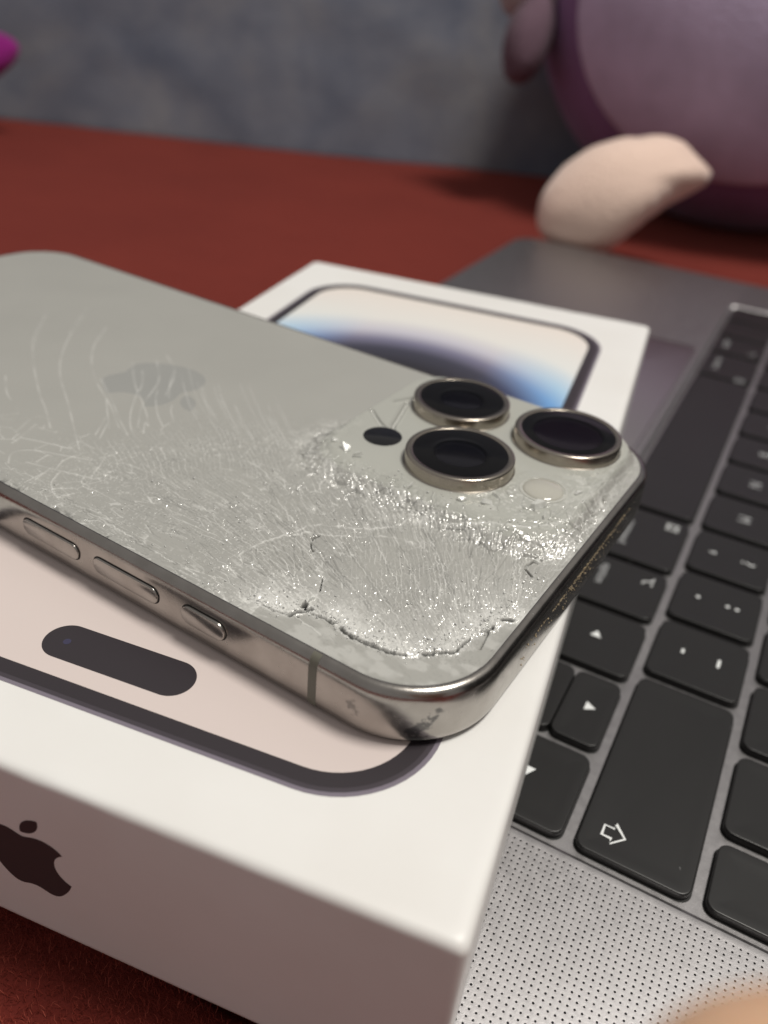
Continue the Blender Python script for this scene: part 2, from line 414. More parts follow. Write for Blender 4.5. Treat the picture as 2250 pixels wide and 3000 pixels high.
def grille(u0, u1):
    p = .95; r = .165; k = 10; parts_V = []; Q = []; T = []
    nu = int((abs(u1-u0))/p); nx = int((GR_X[1]-GR_X[0])/p)
    ox = (GR_X[0]+GR_X[1])/2; ou = (u0+u1)/2
    V = []; F = []; HV = []; HF = []
    offx = 1.71 - round((1.71-GR_X[0])/p - .5)*p          # align the lattice with the photograph's first column
    ux0 = -2.48
    cols = [c for c in (offx + i*p for i in range(-1, nx+2)) if GR_X[0]+p/2 <= c <= GR_X[1]-p/2]
    rows = [ux0 - i*p*.995 for i in range(40)]; rows = [q for q in rows if q-p/2 >= GR_U[1]]
    us = rows if u0 < 0 else [u0 + (GR_U[0]-q) for q in rows]
    zt = 15.5+ZD
    # cell corners shared as separate quads is fine: every cell is a square sheet with an octagonal bore
    ring = [(math.cos(2*math.pi*(i+.5)/8), math.sin(2*math.pi*(i+.5)/8)) for i in range(8)]
    sq = [(1, .414), (.414, 1), (-.414, 1), (-1, .414), (-1, -.414), (-.414, -1), (.414, -1), (1, -.414)]
    hx = p/2; verts = []; quads = []; tris = []; hv = []; hq = []
    cyc = list(range(8))
    for c in cols:
        for q in us:
            cx_, cy_ = 137.75-q, c; b = len(verts)
            rr = r*random.uniform(.93, 1.07)
            verts += [(cx_+a*hx if abs(a) == 1 else cx_+a*hx, cy_+d*hx, zt) for a, d in sq]
            verts += [(cx_+a*rr, cy_+d*rr, zt-.004) for a, d in ring] + [(cx_+a*rr*.96, cy_+d*rr*.96, zt-.45) for a, d in ring]
            for i in cyc:
                j = (i+1) % 8
                quads.append((b+i, b+j, b+8+j, b+8+i)); quads.append((b+8+i, b+8+j, b+16+j, b+16+i))
            for i, (a, d) in ((0, (1, 1)), (2, (-1, 1)), (4, (-1, -1)), (6, (1, -1))):
                verts.append((cx_+a*hx, cy_+d*hx, zt)); tris.append((b+i, len(verts)-1, b+i+1))
    o = mk('speaker_grille', verts, quads+tris, M_alu, LAP, smooth=False, kind='stuff')
    # border sheet between lattice and deck opening + dark floor under the bores
    x0, x1 = min(cols)-hx, max(cols)+hx; a0, a1 = min(us)-hx*.995, max(us)+hx*.995
    lo0, lo1 = min(u0, u1), max(u0, u1)
    B = []
    for (ua, ub, xa, xb) in ((lo0-.3, lo1+.3, GR_X[0]-.3, x0), (lo0-.3, lo1+.3, x1, GR_X[1]+.3), (lo0-.3, a0, x0, x1), (a1, lo1+.3, x0, x1)):
        if ub-ua > 1e-3 and xb-xa > 1e-3: B.append(([LL(ub, xa, ZD-.006), LL(ua, xa, ZD-.006), LL(ua, xb, ZD-.006), LL(ub, xb, ZD-.006)], [(0, 1, 2, 3)]))
    mk('grille_border', *join(B), M_alu, LAP, smooth=False)
    z_ = ZD-.44
    mk('grille_floor', [LL(lo1, GR_X[0], z_), LL(lo0, GR_X[0], z_), LL(lo0, GR_X[1], z_), LL(lo1, GR_X[1], z_)], [(0, 1, 2, 3)], M_hole, LAP, smooth=False)
grille(*GR_U); grille(*GRL_U)

key_cache = {}
def key(u0, u1, x0, x1):
    wx, wy = u1-u0-G, x1-x0
    k = (round(wx, 3), round(wy, 3))
    if k not in key_cache:
        pa = lambda i: rrect(wx/2-i, wy/2-i, max(1.75-i*.8, .3), 6)
        V, F = prism(pa, [(-.05, -1.9), (-.03, -.6), (0, -.12), (.05, -.04), (.13, -.008), (.26, 0), (1.6, -.05), (3.2 if wy > 9 else 2.2, -.09)])
        me = bpy.data.meshes.new('key'); me.from_pydata([(a*MM, b*MM, c*MM) for a, b, c in V], [], F); me.materials.append(M_key)
        me.shade_smooth(); me.set_sharp_from_angle(angle=math.radians(50)); key_cache[k] = me
        gp = lambda i: rrect(wx/2+.32-i, wy/2+.32-i, 1.95, 6)
        me2 = bpy.data.meshes.new('key_opening'); me2.from_pydata([(a*MM, b*MM, 0) for a, b in gp(0)], [], [tuple(range(28))]); me2.materials.append(M_slot); key_cache[k, 'o'] = me2
    o = bpy.data.objects.new('key', key_cache[k]); COL.objects.link(o); o.parent = LAP
    c = LL((u0+u1)/2, (x0+x1)/2, random.uniform(-.04, .04)); o.location = tuple(v*MM for v in c)
    g = bpy.data.objects.new('key_opening', key_cache[k, 'o']); COL.objects.link(g); g.parent = LAP; g.location = (c[0]*MM, c[1]*MM, (15.5+ZW+.012)*MM)
    return o
rows = [[1, 1, 1, 1, 1.25, 5, 1.25, 1, 1, 1], [2.25]+[1]*11+[1.25], [.75]+[1]*12+[1.75], [1]+[1]*12+[1.5], [1.5]+[1]*13]
KEY = {}
for r, row in enumerate(rows):
    u = 0
    for i, wd in enumerate(row):
        x0, x1 = (r-1)*P_+G/2, r*P_-G/2
        if r == 0 and i == 1:
            xm = (x0+x1)/2
            KEY['down'] = key(u*P_, (u+wd)*P_, x0, xm-.12); KEY['up'] = key(u*P_, (u+wd)*P_, xm+.12, x1)
        else: KEY[r, i] = key(u*P_, (u+wd)*P_, x0, x1)
        u += wd
V, F = prism(lambda i: rrect(137.6-i, 6-i, 1.5, 4, 0, 87), [(0, 15.5+ZW-.1), (0, 15.5+ZW+.3), (.1, 15.5+ZW+.38)]); mk('touch_strip', V, F, M_touch, LAP)

def legend(k, mesh, m=None, uu=None, X=None):
    """mesh given around (0,0) in laptop orientation; placed at keyboard position (uu, X)"""
    o = KEY[k]; V, F = mesh
    lx = 137.75-uu - o.location.x/MM; ly = X - o.location.y/MM
    mk('legend', [(a+lx, b+ly, .012) for a, b, c in V], F, m or M_leg, o, smooth=False)
def filled(P): return [(a, b, 0) for a, b in P], [tuple(range(len(P)))]
def pill(l, wd): return filled(rrect(l/2, wd/2, wd/2, 5))
legend((1, 0), stroke([(0, 1.75), (1.95, -.1), (.95, -.1), (.95, -1.55), (-.95, -1.55), (-.95, -.1), (-1.95, -.1)], .27, 0, True), None, 5.7, 5.75)
tri = lambda a: filled([(1.25*math.cos(a+i*2.0944), 1.25*math.sin(a+i*2.0944)) for i in range(3)])
legend((0, 2), tri(math.pi), None, 48.0, -9.3); legend('up', tri(math.pi/2), None, 28.7, -5.0); legend('down', tri(-math.pi/2), None, 28.7, -14.0); legend((0, 0), tri(0), None, 10.2, -9.4)
def cmd_sym(s):
    P = []
    for k in range(4):
        a0 = k*math.pi/2; c = (math.cos(a0+math.pi/4)*.78*s*1.414, math.sin(a0+math.pi/4)*.78*s*1.414)
        for i in range(13):
            a = a0 - math.pi/2 + i/12*1.5*math.pi
            P.append((c[0] + .42*s*math.cos(a), c[1] + .42*s*math.sin(a)))
    return stroke(P, .24, 0, True)
def opt_sym(s): return join([stroke([(-1.1*s, .7*s), (-.4*s, .7*s), (.45*s, -.7*s), (1.1*s, -.7*s)], .26, 0), stroke([(.25*s, .7*s), (1.1*s, .7*s)], .26, 0)])
legend((0, 4), cmd_sym(1.15), None, 95.0, -4.6); legend((0, 4), text_mesh('command', 2.75, 0, 0, 0), M_legdim, 87.3, -13.4)
legend((0, 3), opt_sym(1.35), None, 70.9, -4.6); legend((0, 3), text_mesh('option', 2.9, 0, 0, 0), M_legdim, 68.2, -13.7)
legend((0, 6), cmd_sym(1.15), M_legdim, 196.5, -4.6); legend((0, 6), text_mesh('command', 2.75, 0, 0, 0), M_legdim, 207.5, -13.4)
legend((0, 7), opt_sym(1.3), M_legdim, 224.0, -4.6); legend((0, 7), text_mesh('option', 2.9, 0, 0, 0), M_legdim, 228.5, -13.7)
legend((1, 1), pill(1.35, .55), None, 52.8, 6.4); legend((1, 1), pill(2.5, .55), None, 52.9, 13.1)
dot = filled(circle(.42, 12))
legend((1, 2), dot, None, 71.7, 5.7); legend((1, 2), dot, None, 71.8, 11.7); legend((1, 2), dot, None, 71.8, 13.6)
legend((1, 3), join([filled(circle(.42, 12)), stroke([(.25, .05), (.15, -.7), (-.2, -1.0)], .3, 0)]), None, 90.4, 5.8); legend((1, 3), text_mesh('?', 4.2, 0, 0, 0), None, 90.3, 13.0)
for i, ch in ((4, 'M'), (5, 'N'), (6, 'B'), (7, 'V')):
    legend((1, i), text_mesh(ch, 4.3, 0, 0, 0), M_legdim, (2.25+i-.5)*P_, 9.5)

def lid():
    a = math.radians(22); e = (math.sin(a), math.cos(a))            # leaning away from the keyboard
    def fr(hx, h0, h1, r, th0, th1, prof_in=.4):
        loops = []
        for ins, t in ((prof_in, th0), (0, th0+.3*(1 if th1 > th0 else -1)), (0, th1-.3*(1 if th1 > th0 else -1)), (prof_in, th1)):
            loops.append([(x, 118.5 + yy*e[0] + t*e[1], 15.5+.5 + yy*e[1] - t*e[0]) for x, yy in rrect(hx-ins, (h1-h0)/2-ins, r, 8, 0, (h0+h1)/2)])
        return loft(loops, cap0=True, cap1=True)
    mk('screen_lid', *fr(174.5, 3, 238, 10, 0, 4.5), M_alu, LAP)
    mk('screen_panel', *fr(172.6, 5, 236, 8, -.5, -.02, .1), M_lcd, LAP)
    V, F = loft([[(x_, 118.5 + 3.6*math.cos(t), 15.5-1.4 + 3.6*math.sin(t)) for t in np.linspace(0, 2*math.pi, 24, endpoint=False)] for x_ in (120, -120)], cap0=True, cap1=True)
    mk('hinge', V, F, M_blk, LAP)
lid()

# ------------------------------------------------------------------ white box
BW, BL, BT, BZ = 96.32, 177.81, 31.6, 31.25
ba = -.14094
eb = Vector((math.sin(ba), math.cos(ba), 0)); ea = Vector((-math.cos(ba), math.sin(ba), 0))
b0 = Vector((-2.57, -39.51, 0))
cen = b0 + ea*BW/2 + eb*BL/2
BOX = thing('phone_box', 'white cardboard box with a printed phone front on its lid, under the broken phone', 'box', Matrix.Translation((cen.x*MM, cen.y*MM, (BZ-BT)*MM)) @ Matrix.Rotation(-ba, 4, 'Z'))
def BB(a, b, z): return (BW/2-a, b-BL/2, z)                       # from right edge, from near edge, above base
def box():
    def edge(ins, z):
        P = []
        # dense straight sides so that the worn edges can be uneven
        base = rrect(BW/2-ins, BL/2-ins, 1.1, 4)
        full = rrect(BW/2, BL/2, 1.1, 4)
        for p, q, p_, q_ in zip(base, base[1:]+base[:1], full, full[1:]+full[:1]):
            d = math.hypot(q_[0]-p_[0], q_[1]-p_[1]); k = max(1, int(d/1.0)) if d > 5 else 1
            for i in range(k): P.append((p[0]+(q[0]-p[0])*i/k, p[1]+(q[1]-p[1])*i/k))
        return [(x, y, z) for x, y in P]
    prof = [(.5, .0), (.05, .25), (0, .8), (0, BT*.5), (0, BT-1.35), (.06, BT-.9), (.26, BT-.42), (.62, BT-.12), (1.15, BT-.012), (2.2, BT)]
    loops = [edge(i, z) for i, z in prof]
    for l in range(5, 9):
        A = np.array(loops[l]); n1 = fbm(A[:, 0]/7+40, A[:, 1]/7+40, 21)-.5; n2 = np.maximum(fbm(A[:, 0]/4+9, A[:, 1]/4+9, 23)-.6, 0)
        k = {5: .6, 6: 1., 7: .6, 8: .1}[l]
        A[:, 2] += k*(.16*n1 - .5*n2); A[:, 1] += k*(.2*n1)*np.sign(A[:, 1])*(np.abs(A[:, 1]) > BL/2-3); loops[l] = [tuple(v) for v in A]
    V, F = loft(loops, cap0=True, cap1=True); mk('lid', V, F, M_card, BOX, angle=60)
    # print on the lid: flat sheets, each a few hundredths of a millimetre above the last
    def sheet(name, poly, z, m, **kw): return mk(name, [(x, y, z) for x, y in poly], [tuple(range(len(poly)))], m, BOX, smooth=False)
    mm_ = dict(a0=9.6, a1=86.7, b0=9.7, b1=165.2)
    cx = BW/2-(mm_['a0']+mm_['a1'])/2; cy = (mm_['b0']+mm_['b1'])/2-BL/2; hx = (mm_['a1']-mm_['a0'])/2; hy = (mm_['b1']-mm_['b0'])/2
    r0 = 12.9
    sheet('printed_phone_rim', rrect(hx, hy, r0, 14, cx, cy), BT+.02, M_rim)
    sheet('printed_phone_edge', rrect(hx-.55, hy-.55, r0-.5, 14, cx, cy), BT+.035, M_rimdk)
    sheet('printed_phone_bezel', rrect(hx-1.15, hy-1.15, r0-1.1, 14, cx, cy), BT+.05, M_inkdark)
    # wallpaper on the printed screen
    m, n = mat('print_wallpaper', (.7, .62, .58), .38)
    X, Y, Z = n.xyz()
    dx = n.math('MULTIPLY', X, 1/MM); dy = n.math('SUBTRACT', n.math('MULTIPLY', Y, 1/MM), 94-BL/2)
    rad = n.math('SQRT', n.math('ADD', n.math('POWER', n.math('MULTIPLY', dx, 1.02), 2.), n.math('POWER', dy, 2.)))
    t = n.math('DIVIDE', rad, 100.)
    warm = n.ramp(t, [(.26, srgb(40, 38, 44)), (.345, srgb(62, 62, 76)), (.395, srgb(120, 118, 142)), (.45, srgb(196, 194, 206)), (.53, srgb(228, 226, 222)), (.75, srgb(232, 222, 214))])
    blue = n.ramp(t, [(.26, srgb(40, 42, 52)), (.345, srgb(64, 80, 122)), (.41, srgb(110, 160, 214)), (.465, srgb(170, 202, 228)), (.55, srgb(226, 228, 226)), (.75, srgb(232, 222, 214))])
    side_ = n.maprange(n.math('ABSOLUTE', dx), 16, 33)
    c = n.mix(side_, warm, blue)
    near = n.maprange(dy, -20, -45)
    c = n.mix(near, c, srgb(214, 201, 197)); n.put(n.b.inputs['Base Color'], c)
    sheet('printed_screen', rrect(hx-3.1, hy-3.1, r0-3.0, 14, cx, cy), BT+.065, m)
    # island: a capsule parallel to the short side
    ca, cb = 50.2, 18.3
    sheet('printed_island', rrect(10.55, 2.95, 2.95, 14, BW/2-ca, cb-BL/2), BT+.08, M_inkdark)
    sheet('printed_camera', circle(.5, 20, BW/2-57.7, 18.25-BL/2), BT+.095, M_dot)
    # emblem on the near side, built slightly proud of the card
    parts = []
    for P in emblem_polys(6):
        y = -BL/2-.02
        parts.append(([(BW/2-51.6+px*14.3, y, BT-15.2+pz*14.3) for px, pz in P], [tuple(range(len(P)))]))
    mk('printed_emblem', *join(parts), M_logo, BOX, smooth=False)
box()

# ------------------------------------------------------------------ broken phone
pa_ = -.07987
def rotv(rv):
    th = rv.length; return Matrix.Rotation(th, 3, rv.normalized()) if th > 1e-9 else Matrix.Identity(3)
Rt = Matrix.Identity(3)
el = Rt @ Vector((math.cos(pa_), math.sin(pa_), 0)); ew = Rt @ Vector((-math.sin(pa_), math.cos(pa_), 0)); ez = Rt @ Vector((0, 0, 1))
p0 = Vector((-12.885, -24.012, 31.251+8.30))
PO = p0 - el*79.95 + ew*38.35 - ez*8.25
PH = thing('smartphone', 'smashed titanium smartphone lying face down on the white box', 'phone',
           Matrix(((el.x, ew.x, ez.x, PO.x*MM), (el.y, ew.y, ez.y, PO.y*MM), (el.z, ew.z, ez.z, PO.z*MM), (0, 0, 0, 1))))
HL, HW = 79.95, 38.35
def PP(s, w_, z=0): return (HL-s, w_-HW, z+8.25)
RC = 12.6
def outline(i, n=18): return rrect(HL-i, HW-i, RC-i*.95, n)

def frame():
    prof = [(1.15, -8.02), (.62, -7.92), (.30, -7.66), (.10, -7.2), (.02, -6.5), (0, -5), (0, -3.2), (.01, -2.0), (.05, -1.35), (.14, -.92), (.30, -.52), (.55, -.22), (.85, -.05), (1.15, .015), (1.42, .02), (1.60, -.12)]
    V, F = prism(lambda i: outline(i), [(i, z+8.25) for i, z in prof], cap1=False)
    f = mk('frame', V, F, M_ti, PH, angle=50)
    # antenna bands wrap the side profile
    for s0, s1 in ((17.05, 18.25), (142, 143.2)):
        for sd in (-1, 1):
            L = []
            for s_ in (s0, s1):
                L.append([(HL-s_, sd*(HW-i+.015), z+8.25+(.012 if z > -.6 else 0)) for i, z in prof[:-2]])
            V = L[0]+L[1]; k = len(L[0]); F = [(j, j+1, k+j+1, k+j) for j in range(k-1)]
            mk('antenna_band', V, F if sd > 0 else [q[::-1] for q in F], M_band, f)
    # side buttons on the near edge
    for name, sa, sb, za, zb, pr in (('volume_button', 56.9, 68.3, -5.15, -2.55, .30), ('volume_button', 42.1, 54.0, -5.15, -2.55, .30), ('action_button', 30.75, 37.9, -5.1, -2.3, .42)):
        cs, cz = (sa+sb)/2, (za+zb)/2; h1, h2 = (sb-sa)/2, (zb-za)/2
        def ring(ins, out): return [(HL-cs+a, -HW-out, 8.25+cz+b) for a, b in rrect(h1-ins, h2-ins, h2-ins, 10)]
        V, F = loft([ring(-.16, -.05), ring(-.16, .012)], cap1=True); mk('button_gap', V, F, M_slot, f)  # thin dark plate that paints in the shade of the gap
        V, F = loft([ring(0, -.05), ring(0, pr-.12), ring(.05, pr-.04), ring(.14, pr), ], cap1=True); mk(name, V, F, M_ti, f, angle=50)
    # display side, black glass facing down
    V, F = prism(lambda i: outline(i), [(2.2, 0), (1.3, .05), (.9, .22), (.85, .40)], cap0=True, cap1=False); mk('display_glass', V, F, M_screen, PH)
frame()

# crack traces measured on the glass: s from the top end, w from the button side (mm)
ARC = [(28.1, 3.7), (26.2, 3.7), (24.4, 4.3), (23.3, 5.9), (22.5, 6.1), (20.7, 6.35), (19.2, 6.5), (18.2, 6.1), (16.7, 5.7), (14.5, 5.8), (13, 6), (11.8, 6.2), (10.7, 6.45), (9.5, 7), (8.2, 8.4), (7.3, 8.9), (6.8, 9.75), (5.4, 10.8), (5.25, 12.4), (5, 14), (4.5, 16), (3.7, 17.1), (3.4, 19.6), (2.5, 20.2)]
DARK = [([(24.4, 4.3), (24.15, 5.0), (23.3, 5.9), (23.0, 6.8)], .20), ([(23.9, 6.4), (24.2, 7.1)], .26), ([(22.5, 6.1), (20.7, 6.35), (19.5, 6.2), (19.1, 6.6)], .13),
        ([(18.2, 6.1), (16.7, 5.7), (15.7, 5.8), (14.5, 5.8), (13.1, 6), (11.8, 6.2), (10.7, 6.45), (9.5, 7.0)], .17), ([(8.2, 8.4), (7.4, 8.75), (7.2, 9.5), (6.5, 9.95), (5.4, 10.8)], .17),
        ([(5.4, 10.8), (5.25, 12.4), (5.0, 14)], .12), ([(4.5, 16), (3.7, 17.1), (3.85, 18.1)], .12), ([(3.4, 19.6), (2.5, 20.2)], .22), ([(28.1, 3.7), (26.2, 3.7), (24.6, 4.2)], .08),
        ([(3.75, 16.5), (3.2, 13.2)], .05), ([(5.7, 31.3), (5.2, 33.8), (4.35, 33.8)], .12), ([(5.55, 30.7), (4.1, 29.7)], .10), ([(31.6, 18.8), (31.2, 17.4), (29.6, 15.9)], .06), ([(31.7, 18.4), (31.4, 19.5)], .13),
        ([(25.5, 12.4), (24.2, 10.1)], .06), ([(46.2, 34.8), (45.4, 36.0)], .14), ([(44.9, 38.8), (44.6, 39.4)], .10)]
HAIR = [[(37, 9.8), (36.1, 14.4), (34.4, 17.3), (32.3, 19.6), (31.3, 19.9), (27.9, 22.1), (23.9, 25.2), (20.5, 26.1), (17.6, 25.9)], [(34.4, 17.3), (33.5, 21), (28.3, 24.1), (24.7, 27.8), (23.6, 30.7), (20, 31.5), (17.3, 33.2), (13.8, 34.9), (9.7, 36.4), (6.5, 39.8), (4.6, 44.1)],
        [(31.6, 18.9), (31.2, 17.3), (29.6, 15.8), (28.8, 14.4), (26.9, 13.3), (25.5, 12.4), (24.2, 10.1), (23.8, 7.1)]]
RIDGE = [[(34.5, 15), (32.3, 13.3), (28.9, 11.7)], [(32.7, 15.4), (30.5, 13), (27, 11.9)], [(31.6, 15.6), (29.3, 13.6), (26.5, 12.3)], [(29.4, 15.3), (27.3, 13.9), (23.7, 12.9)], [(28.8, 16.5), (26.5, 14.9), (23.5, 14)], [(27.1, 16.5), (24.8, 14.7), (23.6, 14.3)], [(34.8, 11.8), (32, 10.4), (30.2, 9.9)], [(35.3, 14), (32, 11.8), (29.7, 11.3)], [(36, 11.5), (34, 9.6), (31, 8.6)],
         [(14.7, 33.4), (12.7, 28.1)], [(13.4, 34.1), (9.4, 24.6)], [(11.8, 35), (9.9, 28.6)], [(9.35, 34.8), (8.6, 28.9), (8.9, 24.7)], [(15.6, 33), (13.2, 28.7)], [(16.2, 31.8), (14.5, 28.4)], [(17.8, 32.4), (16, 29.3)], [(11.6, 35.1), (11.1, 37.2), (7.4, 39.8), (6.6, 45.2)]]
LONG = [[(123.6, 49), (113.7, 37.8), (105.3, 30.8), (93.8, 23.1), (87.5, 19.5), (82, 16)], [(118.5, 54.3), (106.3, 38.8), (97.2, 30.2), (86.2, 23), (78, 17.5), (73, 14.2)], [(107.9, 50.3), (101, 40.8), (91.4, 33), (81.3, 27.5), (74.2, 23)], [(88.7, 45.3), (82, 39.2), (77.4, 31.1), (72, 24.9)], [(89.8, 48.7), (82.7, 44), (77.1, 36.1)],
        [(103, 23.3), (97.5, 19.5), (94.5, 18.1)], [(84.7, 11.6), (86.7, 15.8)], [(82.4, 9.3), (83, 11.3), (84.6, 15.3)], [(77.8, 5.2), (79.5, 6.8), (79.8, 8.25), (78, 10), (74, 11.6), (69.9, 13.2)], [(82.8, 11.1), (78.8, 12.45), (74.6, 13.6)], [(75.1, 7.9), (75.5, 10.35)], [(71.5, 8.7), (72.4, 10.6), (72.4, 12.7)], [(76.1, 7), (71.45, 8.3), (65.6, 10)], [(71.2, 4.8), (72, 7.7)], [(69.4, 9), (69.4, 10.7)], [(67.3, 4.6), (68.9, 5.7), (70.2, 8.1)], [(65.1, 3.7), (67.3, 4.6), (65.2, 6.7)], [(65.1, 3.7), (64.2, 5.75)],
        [(63.6, 7.7), (65, 9.4), (66.4, 11.1), (67, 12.6), (68.6, 15.2), (68, 16.9), (66.2, 17.2)], [(75.1, 19), (78.3, 23.8)], [(73.75, 18.7), (76.5, 22.6)], [(74.9, 13.8), (75.6, 15.7), (71.9, 16)], [(76.1, 17), (76, 18.5)], [(83.2, 28.4), (79.7, 25.5), (75.2, 21.9)], [(90, 33.2), (82.6, 29), (76.1, 24.9), (71.3, 22.2)], [(81.8, 34.1), (76.9, 28), (72.95, 24.3), (70.2, 22.7)], [(80.7, 33.4), (74.5, 29.2), (71.2, 26.4)],
        [(91.95, 42.4), (86.9, 37.9), (81.8, 34.1), (83.6, 36.9), (87.4, 40.5)], [(79.6, 36.7), (77.5, 34.2), (73.2, 30.4), (69.5, 27.9)], [(83.2, 44.4), (80.1, 40.2), (75.9, 35.7)], [(73.6, 34.1), (72.1, 32.4), (69.2, 30.1)], [(67.5, 25.5), (69, 27.4), (69.4, 29.4)], [(70, 24.2), (72.3, 26.8), (71.2, 26.4)]]
rl = random.Random(4)
for i in range(26):                                                     # hairlines fanning past the emblem towards the struck corner
    t = i/25; L0 = rl.uniform(8, 20); a_, b_ = 74-22*t+rl.uniform(-2, 2), 37.5+3*t+rl.uniform(-3, 2)
    LONG.append([(a_+L0*.5, b_+L0*.42), (a_+rl.uniform(-.25, .25), b_+.4+rl.uniform(-.25, .25)), (a_-L0*.5, b_-L0*.30)])
rl = random.Random(11); RAYS = []
for i in range(17):
    a_ = math.radians(4 + 78*(i/16) + rl.uniform(-2, 2)); r0_ = rl.uniform(17, 30); r1_ = min(rl.uniform(38, 72), (34-0)/max(math.sin(a_), .05)+2); p_ = []; bend = rl.uniform(-.10, .10)
    for k in range(7):
        t_ = k/6; r_ = r0_+(r1_-r0_)*t_; b_ = a_+bend*t_*t_; p_.append((-5+r_*math.cos(b_), r_*math.sin(b_)))
    if r1_ > r0_+6: RAYS.append([q for q in p_ if q[0] > 3 and q[1] > 3])
BUMPC = [[(44.6, 52), (41.1, 49.2), (38.5, 47.7), (36.1, 44.4)], [(41.5, 58.4), (39.6, 52.4), (38.6, 49.4), (35.6, 45.3)], [(43.4, 57.7), (41.8, 60.7)]]
PZ = 2.0                                                       # height of the camera plateau
PLC, PLH, PLR = (25.1, 54.2), (21.0, 20.0), 7.5

def curve(P, n=6, jit=0., seed=1):
    """Catmull-Rom through the points"""
    P = np.array(P, float)
    if len(P) > 2:
        E = np.vstack([2*P[0]-P[1], P, 2*P[-1]-P[-2]]); out = []
        for i in range(1, len(E)-2):
            for k in range(n):
                t = k/n; a, b, c, d = E[i-1:i+3]
                out.append(.5*((2*b) + (c-a)*t + (2*a-5*b+4*c-d)*t*t + (3*b-a-3*c+d)*t**3))
        out.append(P[-1]); P = np.array(out)
    if jit:
        # resample and jitter
        d = np.r_[0, np.cumsum(np.linalg.norm(np.diff(P, axis=0), axis=1))]; q = np.arange(0, d[-1], .35)
        P = np.c_[np.interp(q, d, P[:, 0]), np.interp(q, d, P[:, 1])]
        r = np.random.default_rng(seed); P += r.normal(size=P.shape)*jit
    return P

